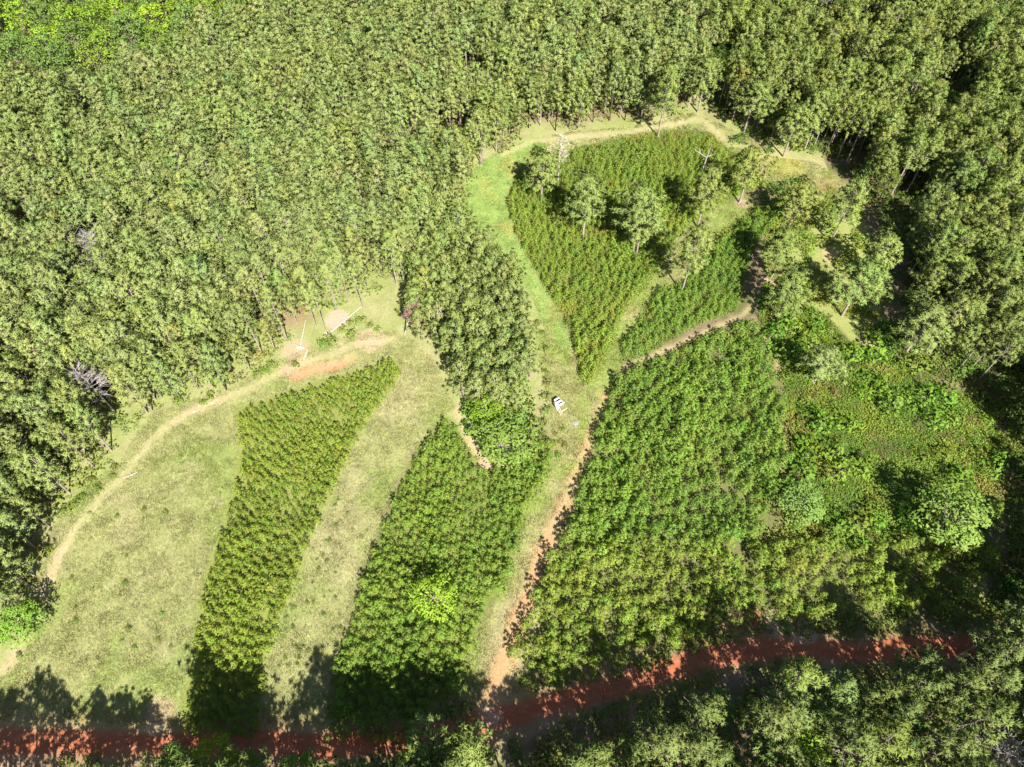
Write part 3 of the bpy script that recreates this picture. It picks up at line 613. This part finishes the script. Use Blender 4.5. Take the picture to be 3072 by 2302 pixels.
# fallen logs, stumps and root plates in the bare glade of the left wood
def log(name, a, b, ra, rb, label, za=.2, zb=.2, root=False):
    A = np.array([*at(*a), za]); B = np.array([*at(*b), zb]); c0 = (A + B) / 2; o = link(bpy.data.objects.new(name, None)); o.location = (c0[0], c0[1], 0)
    off = np.array([c0[0], c0[1], 0]); q = Q(); m = (A + B) / 2 + rng.normal(size=3) * .06
    q.tube([A - off, m - off, B - off], [ra, (ra + rb) / 2, rb], 8)
    d = (B - A) / np.linalg.norm(B - A); q.tube([A - off, A - off - d * .01], [ra, .01], 8); q.tube([B - off, B - off + d * .01], [rb, .01], 8)
    p = link(bpy.data.objects.new('stem', mesh(name + '_stem', *q.arr(), M_LOG, smooth=True))); p.parent = o
    for k in range(3):
        t = rng.uniform(.4, .9); s0 = A + (B - A) * t - off; e = s0 + np.array([*rng.normal(size=2) * .35, .3]); q = Q(); q.tube([s0, e], [.04, .015], 5)
        p = link(bpy.data.objects.new('branch_stub', mesh(name + '_stub', *q.arr(), M_LOG))); p.parent = o
    if root:
        q = Q()
        for k in range(11):
            a_ = k * 6.28 / 11; u = np.array([-d[1], d[0], 0]); e = A - off + (u * math.cos(a_) + np.array([0, 0, 1]) * math.sin(a_)) * rng.uniform(.5, .95) - d * .25
            e[2] = max(e[2], 0.02); q.tube([A - off, e], [.14, .03], 5)
        p = link(bpy.data.objects.new('root_plate', mesh(name + '_roots', *q.arr(), M_TIMBER))); p.parent = o
    return tag(o, label, 'log')
log('fallen_log', (709, 724), (782, 664), .13, .08, 'longest bleached fallen log lying across the bare glade at the wood edge', .3, .3, True)
log('fallen_log', (649, 752), (661, 694), .11, .06, 'bleached fallen log pointing up the glade, left of the longest one', .3, .3, True)
log('fallen_log', (656, 778), (664, 758), .14, .12, 'short thick bleached log just below the left fallen log', .15, .15)
log('fallen_log', (268, 1033), (298, 1021), .12, .07, 'short pale log at the scrubby meadow corner of the left wood', .12, .12)
for k, (ox, oy, s, lb) in enumerate([(419, 890, .3, 'pale stone lying on the tan path at the meadow top, lower of the pair'), (459, 871, .26, 'pale stone on the tan path at the meadow top, upper of the pair')]):
    bm_v = rng.normal(size=(14, 3)); bm_v /= np.linalg.norm(bm_v, axis=1)[:, None]; 
    import bmesh
    bm = bmesh.new()
    for v in bm_v * np.array([1, .8, .6]) * s * 1.3: bm.verts.new(v)
    bmesh.ops.convex_hull(bm, input=list(bm.verts)); me = bpy.data.meshes.new('stone'); bm.to_mesh(me); bm.free(); me.materials.append(M_LOG)
    o = link(bpy.data.objects.new('stone', me)); o.location = (*at(ox, oy), .1); tag(o, lb, 'stone')

# white slatted stand and its neighbours on the grassy track
st = at(1207.5, 875); root = link(bpy.data.objects.new('slatted_stand', None)); root.location = (*st, float(height(np.array([st[0]]), np.array([st[1]]))[0])); root.rotation_euler = (0, 0, math.radians(-52))
def part(nm, q, m, parent=root): c = link(bpy.data.objects.new(nm, mesh(nm, *q.arr(), m))); c.parent = parent; return c
# local x runs along the deck (towards the pole end), y across it
for k, x0 in enumerate((-.76, -.12, .52)):
    q = Q(); q.box((x0 + .02 * k, 0, .95 - .03 * k), (.36, 1.05 + .08 * k, .06)); part('deck_panel', q, M_WHITE)
for y in (-.46, .46):
    q = Q(); q.box((-.12, y, .86), (1.7, .06, .09)); part('rail', q, M_WHITE)
q = Q(); q.add([(-.9, -.56, .93), (.75, -.62, .87), (.95, -1.15, .25), (-.6, -1.0, .3), (-.9, -.60, .93), (.75, -.66, .87), (.95, -1.19, .25), (-.6, -1.04, .3)], [(0, 1, 2, 3), (7, 6, 5, 4), (0, 4, 5, 1), (1, 5, 6, 2), (2, 6, 7, 3), (3, 7, 4, 0)]); part('side_panel', q, M_WHITE)
q = Q(); q.box((-.1, 0, .62), (1.3, .8, .3)); part('dark_box', q, M_DARK)
for x, y in ((-.85, -.45), (-.85, .45), (.62, -.5), (.62, .5)):
    q = Q(); q.box((x, y, .42), (.07, .07, .88)); part('leg', q, M_WHITE)
for y in (-.62, -.95):
    q = Q(); q.tube([(.7, y, .7), (1.9, y - .25, .02)], [.03, .03], 6); part('pole', q, M_WHITE)
tag(root, 'low white stand with two dark gaps across its top on the grassy track', 'stand')
q = Q(); q.box((0, 0, 0), (1.25, .13, .1)); o = link(bpy.data.objects.new('timber_beam', mesh('timber_beam', *q.arr(), M_TIMBER))); o.location = (*at(1219.5, 886), .12); o.rotation_euler = (0, 0, math.radians(38)); tag(o, 'pale loose timber beam lying at the lower end of the white stand', 'beam')
n = 11; ang = np.arange(n) * 2 * math.pi / n; rr = .6 * rng.uniform(.8, 1.1, n)
ring = np.c_[np.cos(ang) * rr, np.sin(ang) * rr]; V = np.concatenate([np.c_[ring, np.full(n, -.05)], np.c_[ring * .97, np.full(n, .1)], np.c_[ring * .9, np.full(n, .13)], [[0, 0, .14]]])
F = [np.array([(i, (i + 1) % n, n + (i + 1) % n, n + i) for i in range(n)] + [(n + i, n + (i + 1) % n, 2 * n + (i + 1) % n, 2 * n + i) for i in range(n)]), np.array([(2 * n + i, 2 * n + (i + 1) % n, 3 * n) for i in range(n)])]
o = link(bpy.data.objects.new('stone_slab', mesh('stone_slab', V, F, M_STONE))); o.location = (*at(1243.5, 914), 0); tag(o, 'flat grey slab lying in the grass below and right of the white stand', 'slab')

MARKS = [((745, 695), 'the longest fallen log'), ((655, 725), 'the left fallen log'), ((215, 560), 'the wide bare dead tree'), ((210, 845), 'the dense-twigged dead tree'),
  ((868, 388), 'the lone yellow-green crown'), ((35, 1345), 'the bright meadow-border tree'), ((878, 680), 'the reddish dead pine'), ((1205, 330), 'the bleached dying pine'),
  ((1520, 340), 'the forked snag'), ((1208, 877), 'the white stand'), ((1735, 1085), 'the blue-green feathery tree'), ((2070, 1105), 'the grey-green feathery tree'),
  ((1750, 1615), 'the bright bottom-edge tree'), ((2165, 1645), 'the bare corner tree'), ((1066, 1556), 'the road junction'), ((1610, 1350), 'the red bank'),
  ((450, 1640), 'the yellow-green bottom crown'), ((935, 1295), 'the vine-covered tree'), ((1980, 700), 'the largest pale crown'), ((95, 88), 'the yellow-green corner trees'),
  ((1085, 950), 'the round grey-green tree'), ((1435, 200), 'the loop path gap'), ((1768, 40), 'the topmost dead tree'), ((1640, 690), 'the narrow path corner'), ((730, 788), 'the orange clay patch'),
  ((1295, 900), 'the bare track soil'), ((1120, 1360), 'the orange dirt track'),
  ((2212, 0), 'the upper right photo corner'), ((2212, 500), 'the right photo edge'), ((0, 0), 'the upper left photo corner'), ((0, 700), 'the left photo edge'), ((1106, 0), 'the top photo edge'), ((1950, 300), 'the dark gap top')]
WAY = ['right of', 'above right of', 'above', 'above left of', 'left of', 'below left of', 'below', 'below right of']
def place_words(x, y, z):
    u, v, d = project(x, y, z); k = min(range(len(MARKS)), key=lambda i: (MARKS[i][0][0] - u) ** 2 + (MARKS[i][0][1] - v) ** 2)
    dx, dy = u - MARKS[k][0][0], MARKS[k][0][1] - v; r = math.hypot(dx, dy); a = int(round(math.atan2(dy, dx) / (math.pi / 4))) % 8
    return ('close ' if r < 60 else '' if r < 120 else 'further ' if r < 220 else 'far ') + WAY[a] + ' ' + MARKS[k][1]
def by_look(tn, sc): return ('yellowish ' if tn[0] > tn[1] * 1.1 else 'deep green ' if tn[0] < tn[1] * .93 else 'green ')
# ---------------------------------------------------------------- woods: gather every pine, the 300 that show largest become single trees
TK = np.array(TAKEN)
def clear(P, f=.75):
    ok = np.ones(len(P), bool)
    for x, y, r in TK: ok &= (P[:, 0] - x) ** 2 + (P[:, 1] - y) ** 2 > (r * f) ** 2
    return ok
def gaps(P, s, thr, o=0.): return fbm(P[:, 0] + o, P[:, 1], s, 2) < thr
wood = []
def plant(V, s, kinds, label, group, h=15., scale=(.85, 1.12), tint=(1, 1, 1), thr=.72, extra=None):
    P = spread(V, s); P = P[clear(P) & gaps(P, 9, thr)]
    if extra is not None: P = P[extra(P)]
    m = len(P)
    tv = 1 + (fbm(P[:, 0] + 300, P[:, 1], 18, 3) - .5)[:, None] * np.array([.22, .2, .15]) + rng.normal(size=(m, 3)) * np.array([.05, .03, .05]) + (rng.random(m) < .05)[:, None] * np.array([.13, .06, -.1])
    wood.append((P, rng.integers(0, kinds, m), rng.uniform(*scale, m), rng.uniform(0, 6.28, m), np.array(tint) * tv, h, label, group))
not_decid = lambda P: ~inside(P, DECID)
low_gap = lambda P: np.hypot(P[:, 0] - at(392, 1720)[0], (P[:, 1] - at(392, 1720)[1])) > 2.6
deep = lambda P: segdist(P, F_LEFT) > 7
plant(F_LOW, 3.8, 8, 'pine below the road,', 'pines of the wood below the red road', scale=(.85, 1.25), tint=(.95, 1.0, .9), thr=.66, extra=low_gap)
plant(F_LOW2, 2.3, 8, 'tall pine shading the road,', 'pines of the wood below the red road', scale=(1.0, 1.25), tint=(.95, 1.0, .9), thr=.8)
plant(F_LOW3, 2.8, 8, 'tall pine shading the road,', 'pines of the wood below the red road', scale=(.75, 1.1), tint=(.95, 1.0, .9), thr=.8)
plant(F_RIGHT, 3.1, 8, 'pine of the right wood,', 'pines of the right wood', scale=(.82, 1.1), tint=(1.2, 1.18, 1.0), thr=.64)
plant(F_LEFT, 2.9, 8, 'pine inside the left wood,', 'pines deep in the left wood', tint=(1.36, 1.31, 1.55), scale=(.8, 1.12), thr=.70, extra=lambda P: not_decid(P) & deep(P))
plant(F_LEFT, 3.9, 5, 'bushy edge pine,', 'bushy edge pines of the left wood', h=12, tint=(1.32, 1.28, 1.35), scale=(.7, 1.15), thr=.8, extra=lambda P: not_decid(P) & ~deep(P))
plant(F_LEFT, 4.4, 8, 'pale-trunked edge pine,', 'edge pines of the left wood', tint=(1.32, 1.28, 1.4), scale=(.8, 1.02), thr=.66, extra=lambda P: not_decid(P) & ~deep(P))
plant(F_COPSE, 2.25, 5, 'middle-sized pine of the copse,', 'pines of the middle copse', h=8.5, scale=(.85, 1.3), tint=(1.26, 1.24, 1.3), thr=.95)
FL = []
for k, (P, idx, sc, ro, tn, h, lb, gr) in enumerate(wood):
    u, v, d = project(P[:, 0], P[:, 1], h * .75); vis = (u > -15) & (u < 2227) & (v > -15) & (v < 1673)
    for i in range(len(P)): FL.append((-(h * sc[i] / d[i]) if vis[i] else 1, k, i))
FL.sort(); single_ids = {(k, i) for s, k, i in FL[:265] if s < 0}
rest = [[], [], [], [], []]
for k, (P, idx, sc, ro, tn, h, lb, gr) in enumerate(wood):
    kd, ko = (P_MID, P_PINE.n) if h < 10 else (P_EDGE, P_PINE.n + P_MID.n) if h < 13 else (P_PINE, 0)
    for i in range(len(P)):
        if (k, i) in single_ids: put(kd, int(idx[i]), P[i, 0], P[i, 1], sc[i], ro[i], tn[i], by_look(tn[i], sc[i]) + lb + ' ' + place_words(P[i, 0], P[i, 1], h * sc[i] * .8), 'pine tree', gr)
        else:
            rest[0].append(P[i]); rest[1].append(idx[i] + ko); rest[2].append(sc[i]); rest[3].append(ro[i]); rest[4].append(tn[i])
scatter('pine_wood', P_PINE.mm + P_MID.mm + P_EDGE.mm, np.array(rest[0]), rest[1], rest[2], rest[3], np.array(rest[4]))
# broadleaf trees of the upper left corner
P = spread(DECID, 7.2); P = P[clear(P, .8) & in_frame(P, 10, 50)]
for i, p in enumerate(P):
    t = random.choice([(1.4, 1.38, 1.0), (1.0, 1.0, 1.7), (1.6, 1.5, .9), (1.1, 1.1, 1.9), (1.3, 1.3, 1.2)])
    put(P_BROAD, i % 5, p[0], p[1], random.uniform(.75, 1.35), random.uniform(0, 6.28), t, 'broadleaf tree of the mixed upper corner, ' + place_words(p[0], p[1], 10), 'broadleaf tree', 'broadleaf trees of the upper left corner')
# young broadleaf trees among the right and lower pines
for V, n_, gl in ((F_RIGHT, 60, 'right wood'), (F_LOW, 30, 'lower wood')):
    P = spread(V, 7.5); P = P[clear(P) & in_frame(P, 5, 0)]; P = P[rng.permutation(len(P))[:n_]]
    for i, p in enumerate(P):
        put(P_BROAD, i % 5, p[0], p[1], random.uniform(.5, .8), random.uniform(0, 6.28), (random.uniform(.6, .95), random.uniform(.75, .95), random.uniform(.9, 1.6)), 'small broadleaf tree in the ' + gl + ', ' + place_words(p[0], p[1], 6), 'broadleaf tree', 'small broadleaf trees in the ' + gl)

# ---------------------------------------------------------------- planted blocks of young pines
young = []
def block(V, rows, turn, scale, tint, label, group, jit=.42, thr=.8, extra=None):
    P = spread(V, 1, jit, rows=rows, turn=turn); P = P[gaps(P, 4, thr, 77)]; P = P[inside(P * (H / (H - 2.4)), V)]; P = P[np.hypot(P[:, 0] - at(935, 1285, 5)[0], P[:, 1] - at(935, 1285, 5)[1]) > 2.2]
    P = P[(segdist(P, T_NARROW, False) > 1.3 + .5 * rng.random(len(P))) & (segdist(P, T_SPLIT, False) > .9) & (segdist(P, T_COPSE, False) > .9)]
    if extra is not None: P = P[extra(P)]
    m = len(P); f = fbm(P[:, 0] + 500, P[:, 1], 9, 3)
    tv = 1.27 + (f - .5)[:, None] * np.array([.5, .35, .2]) + rng.normal(size=(m, 3)) * np.array([.06, .06, .05])
    sc = rng.uniform(*scale, m) * (.72 + .75 * (fbm(P[:, 0], P[:, 1] + 200, 6, 2) - .3))
    young.append((P, rng.integers(0, 6, m), sc, rng.uniform(0, 6.28, m), np.array(tint) * tv, label, group))
block(BL_A, (.78, 1.32), -.06, (.62, .92), (1.08, 1.05, .9), 'young pine of the tapering block,', 'young pines of the tapering left block', thr=.86)
block(BL_C, (.82, 1.42), .05, (.7, 1.02), (.9, 1.0, .9), 'young pine of the middle block,', 'young pines of the lower middle block', thr=.86)
block(BL_E, (1.1, 1.35), .9, (.65, 1.05), (1.02, 1.06, .95), 'young pine of the heart-shaped planting,', 'young pines of the heart-shaped planting', .4, .78)
block(BL_F, (1.05, 1.3), .8, (.6, 1.0), (.82, .98, .9), 'young pine of the narrow wedge,', 'young pines of the narrow wedge', .4, .78)
lowG = lambda P: project(P[:, 0], P[:, 1], 0)[1] > 1170
block(BL_G, (1.25, 1.55), .15, (.8, 1.4), (.82, .98, .9), 'young pine of the right planting,', 'young pines of the upper large right planting', .4, .72, lambda P: ~lowG(P))
block(BL_G, (1.5, 2.0), .1, (.85, 1.5), (1.0, 1.0, .9), 'young pine of the gappy planting,', 'young pines of the lower large right planting', .35, .70, lowG)
FL = []
for k, (P, idx, sc, ro, tn, lb, gr) in enumerate(young):
    u, v, d = project(P[:, 0], P[:, 1], 1.5); vis = (u > 0) & (u < 2212) & (v > 0) & (v < 1658)
    for i in range(len(P)): FL.append((-(sc[i] / d[i]) if vis[i] else 1, k, i))
FL.sort(); single_ids = {(k, i) for s, k, i in FL[:300] if s < 0}
rest = [[], [], [], [], []]
for k, (P, idx, sc, ro, tn, lb, gr) in enumerate(young):
    for i in range(len(P)):
        if (k, i) in single_ids: put(P_YOUNG, int(idx[i]), P[i, 0], P[i, 1], sc[i], ro[i], tn[i], by_look(tn[i], sc[i]) + lb + ' ' + place_words(P[i, 0], P[i, 1], 2), 'young pine', gr, parts=False)
        else:
            for a, b in zip(rest, (P[i], idx[i], sc[i], ro[i], tn[i])): a.append(b)
scatter('young_pine_planting', P_YOUNG.mm, np.array(rest[0]), rest[1], rest[2], rest[3], np.array(rest[4]))
print('woods', [len(a[0]) for a in wood], 'young', [len(a[0]) for a in young])

# ---------------------------------------------------------------- shrubs
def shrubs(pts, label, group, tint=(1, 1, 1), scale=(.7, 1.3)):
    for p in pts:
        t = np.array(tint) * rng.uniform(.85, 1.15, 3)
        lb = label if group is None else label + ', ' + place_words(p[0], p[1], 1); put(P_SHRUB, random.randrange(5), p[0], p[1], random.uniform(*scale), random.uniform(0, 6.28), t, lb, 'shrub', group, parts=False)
P = spread(SCRUB, 3.5); P = P[gaps(P, 8, .72, 410) & (rng.random(len(P)) < .9)]
k1 = rng.random(len(P)) < .13
shrubs(P[~k1], 'leafy shrub of the right scrub', 'shrubs of the right scrub', (1.0, 1.1, .85), (.9, 2.5))
shrubs(P[k1], 'brownish withered shrub of the scrub', 'withered shrubs of the right scrub', (1.15, .75, 1.9), (.6, 1.0))
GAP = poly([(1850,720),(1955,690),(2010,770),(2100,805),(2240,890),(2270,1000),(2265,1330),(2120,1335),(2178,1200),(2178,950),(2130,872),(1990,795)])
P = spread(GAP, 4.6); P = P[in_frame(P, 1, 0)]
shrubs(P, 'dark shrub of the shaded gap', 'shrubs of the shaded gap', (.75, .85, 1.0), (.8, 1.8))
P = spread(BL_J, 3.9); P = P[rng.random(len(P)) < .5]
shrubs(P, 'leafy shrub of the weedy corner', 'shrubs of the weedy corner', (1.25, 1.12, .85), (.7, 1.9))
E = [(385, 870), (395, 862), (575, 800), (590, 790), (560, 808), (440, 872), (455, 862), (700, 745), (715, 735), (640, 790), (760, 700), (780, 695), (800, 705), (815, 715), (760, 725), (740, 715)]
shrubs([at(*p) for p in E], 'yellow-green shrub at the wood edge', 'shrubs at the meadow edge of the left wood', (1.15, 1.1, .8), (.6, 1.1))
E = [(200, 1040), (215, 1060), (180, 1075), (165, 1090), (150, 1100), (245, 1030), (135, 1110), (250, 1010)]
shrubs([at(*p) for p in E], 'low shrub of the scrubby strip', 'shrubs of the scrubby strip', (1.05, 1.0, 1.0), (.5, .9))
for p, lb, tn in (((102, 1193), 'bright yellow shrub at the left wood, topmost of the yellow ones by the meadow', (1.5, 1.1, .8)), ((60, 1262), 'olive yellow shrub at the left wood, middle one of the yellow ones by the meadow', (1.4, 1.0, .8)), ((76, 1311), 'deep yellow small shrub right above the bright green tree at the meadow border', (2.0, 1.1, .6))):
    shrubs([at(*p)], lb, None, tn, (.8, 1.1))
E = [(1172, 780), (1178, 805), (1180, 830), (1182, 860), (1178, 890), (1175, 915), (1172, 940), (1180, 755), (1168, 965), (1172, 720), (1160, 700)]
shrubs([at(*p) for p in E], 'shrub in the thin line beside the copse', 'shrubs along the right side of the copse', (.95, .85, 1.2), (.5, .95))
E = [(1200, 940), (1210, 955), (1195, 960), (1220, 965), (1215, 930), (1190, 985), (1205, 985)]
shrubs([at(*p) for p in E], 'low yellowish shrub in rough grass', 'shrubs below the white stand', (1.2, 1.05, 1.0), (.4, .7))
P = spread(F_COPSE, 3.2); P = P[project(P[:, 0], P[:, 1], 0)[1] > 840]
shrubs(list(P) + [at(*p) for p in ((1020, 930), (1035, 945), (1120, 915), (1135, 890), (1060, 915), (1090, 905), (1150, 930), (1110, 935), (1010, 890), (1130, 950))], 'leafy shrub of the copse foot', 'shrubs at the lower end of the copse', (.95, 1.05, 1.0), (1., 1.8))
strip_pts = [p for p in ((rng.uniform(590, 760), rng.uniform(1080, 1440)) for _ in range(160)) if 0 < (p[0] - (860 - (p[1] - 900) * .50)) + 40]
strip_pts = [p for p in strip_pts if not inside(np.array([at(*p)]), BL_A)[0] and not inside(np.array([at(*p)]), BL_C)[0] and inside(np.array([at(*p)]), MEADOW)[0]]
shrubs([at(*p) for p in strip_pts[:40]], 'tiny seedling in the pale grass strip', 'seedlings in the pale grass strip', (.7, .75, 1.0), (.18, .36))
E = [(1250, 690), (1255, 720), (1290, 860), (1225, 790), (1215, 820)]
pm = [(rng.uniform(20, 380), rng.uniform(1100, 1500)) for _ in range(60)]; pm = [p for p in pm if inside(np.array([at(*p)]), MEADOW)[0]]
shrubs([at(*p) for p in pm[:20]], 'small weed clump in the left meadow', 'weed clumps in the left meadow', (.95, .95, 1.0), (.25, .5))
E = [(1640, 300), (1605, 300), (1660, 330), (1590, 305), (1160, 335), (1560, 250), (1660, 405), (1675, 420), (1650, 430), (1690, 410), (1720, 400)]
shrubs([at(*p) for p in E], 'dark green shrub by the loop path', 'shrubs by the upper loop path', (.75, .85, 1.0), (.9, 1.5))
E = [(1010, 1530), (985, 1545), (960, 1540), (1150, 1480), (1180, 1475), (1210, 1480), (1130, 1470), (1700, 1355), (1780, 1350), (1830, 1350), (1880, 1345), (1930, 1340), (1500, 1400), (1540, 1385), (1440, 1425), (1390, 1440), (1330, 1455), (380, 1648), (410, 1655), (520, 1655), (560, 1650), (650, 1652), (840, 1650), (870, 1640), (900, 1632), (930, 1640), (960, 1650), (1010, 1625), (1060, 1630), (1110, 1615), (200, 1650), (150, 1655)]
shrubs([at(*p) for p in E], 'low olive shrub by the red road', 'shrubs along the red road', (1.0, .9, 1.3), (.6, 1.1))

# ---------------------------------------------------------------- countless small growth
GR = [mesh('grass_tuft', *(lambda v: (v, np.arange(len(v)).reshape(-1, 3)))(grass_proto(200 + i, 11, .5, .16, .026)), M_GRASS) for i in range(6)]
WD = [mesh('weed_tuft', *(lambda v: (v, np.arange(len(v)).reshape(-1, 4)))(leaves(np.random.default_rng(300 + i).normal(size=(16, 3)) * np.array([.3, .3, .12]) + (0, 0, .28), .28, np.random.default_rng(400 + i))), M_WEED) for i in range(5)]
def grass(name, V, s, tint, scale, avoid=(), holes=()):
    P = spread(V, s, .5); P = P[in_frame(P, 0)]
    for L_, d in avoid: P = P[segdist(P, L_, False) + rng.normal(size=len(P)) * .25 > d]
    for Hh in holes: P = P[~inside(P, Hh)]
    c = ground_color(P); t = c * 1.2 * np.asarray(tint) * np.exp(rng.normal(size=len(P)) * .32)[:, None] * (1 + (rng.random(len(P)) < .25)[:, None] * np.array([.12, .02, .0]))
    a = fbm(P[:, 0], P[:, 1] + 60, 2.2, 3)
    scatter(name, GR, P, rng.integers(0, 6, len(P)), rng.uniform(*scale, len(P)) * (.4 + 1.2 * a), rng.normal(size=len(P)) * .6, t)
    return len(P)
n1 = grass('meadow_grass', MEADOW, .36, (1.02, 1.05, .9), (.7, 1.3), ((T_EDGE, .8), (ROAD, 2.5), (T_CLAY, .8)), (BL_A, BL_C))
n2 = grass('lush_grass', LUSH, .34, (1, 1.05, .9), (.6, 1.1), ((T_LOOP, .8),), (BL_E,))
n3 = grass('lane_grass', PATHG, .36, (1.02, 1.03, .9), (.7, 1.3), ((T_MAIN, 1.3), (ROAD, 2.5), (T_MAIN2, .6)), (BL_E, BL_G, BL_C, BL_F))
n4 = grass('verge_grass', LOOP, .5, (1.02, 1.03, .9), (.7, 1.3), ((T_LOOP, 1.0), (T_LOOP2, 1.0)), (BL_E,))
def weeds(name, V, s, tint, scale, thr=1., avoid=()):
    P = spread(V, s, .5); P = P[in_frame(P, 0) & gaps(P, 5, thr, 33)]
    for L_, d in avoid: P = P[segdist(P, L_, False) > d]
    f = fbm(P[:, 0] + 700, P[:, 1], 4, 3); m = len(P)
    t = np.asarray(tint) * (1 + (f - .5)[:, None] * np.array([1.1, .5, .3]) + rng.normal(size=(m, 3)) * .08)
    t += (fbm(P[:, 0], P[:, 1] + 900, 3, 2) > .7)[:, None] * np.array([.2, -.15, .4])
    scatter(name, WD, P, rng.integers(0, 5, m), rng.uniform(*scale, m) * (.6 + .9 * f), rng.uniform(0, 6.28, m), np.clip(t, .1, 3)); return m
w1 = weeds('vine_cover', SCRUB, .42, (1.0, 1.12, .85), (.65, 1.25))
w2 = weeds('corner_weeds', BL_J, .6, (1.25, 1.15, .95), (.5, 1.2), .52)
w3 = weeds('heart_weeds', BL_E, .62, (1.12, 1.08, .9), (.7, 1.3), .8)
w4 = weeds('loop_weeds', LOOP, .9, (1.1, 1.0, .95), (.5, 1.1), .55, ((T_LOOP, 1.0), (T_LOOP2, 1.0)))
w4 += weeds('wedge_weeds', BL_F, .55, (1.0, 1.05, .9), (.7, 1.3), .95)
w5 = weeds('planting_weeds', BL_G, 1.0, (.95, .95, .95), (.8, 1.6), .55, ((ROAD, 4),))
w6 = weeds('wood_undergrowth', F_RIGHT, .95, (.8, .9, .9), (1.0, 2.2), .72)
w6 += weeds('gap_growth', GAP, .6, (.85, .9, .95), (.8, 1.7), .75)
w7 = weeds('left_undergrowth', F_LEFT, 1.5, (1.05, 1.0, 1.1), (1.0, 2.2), .55)
w8 = weeds('bank_growth', BANK, .8, (1.0, .98, 1.0), (.8, 1.7), .62, ((ROAD, 1.9),))
w8 += weeds('low_undergrowth', F_LOW, 1.3, (.85, .9, 1.0), (1.0, 2.2), .62)
w9 = weeds('row_weeds', BL_C, 1.2, (1.0, 1.02, .9), (.7, 1.2), .6)
print('small growth', n1, n2, n3, n4, w1, w2, w3, w4, w5, w6, w7, w8, w9)
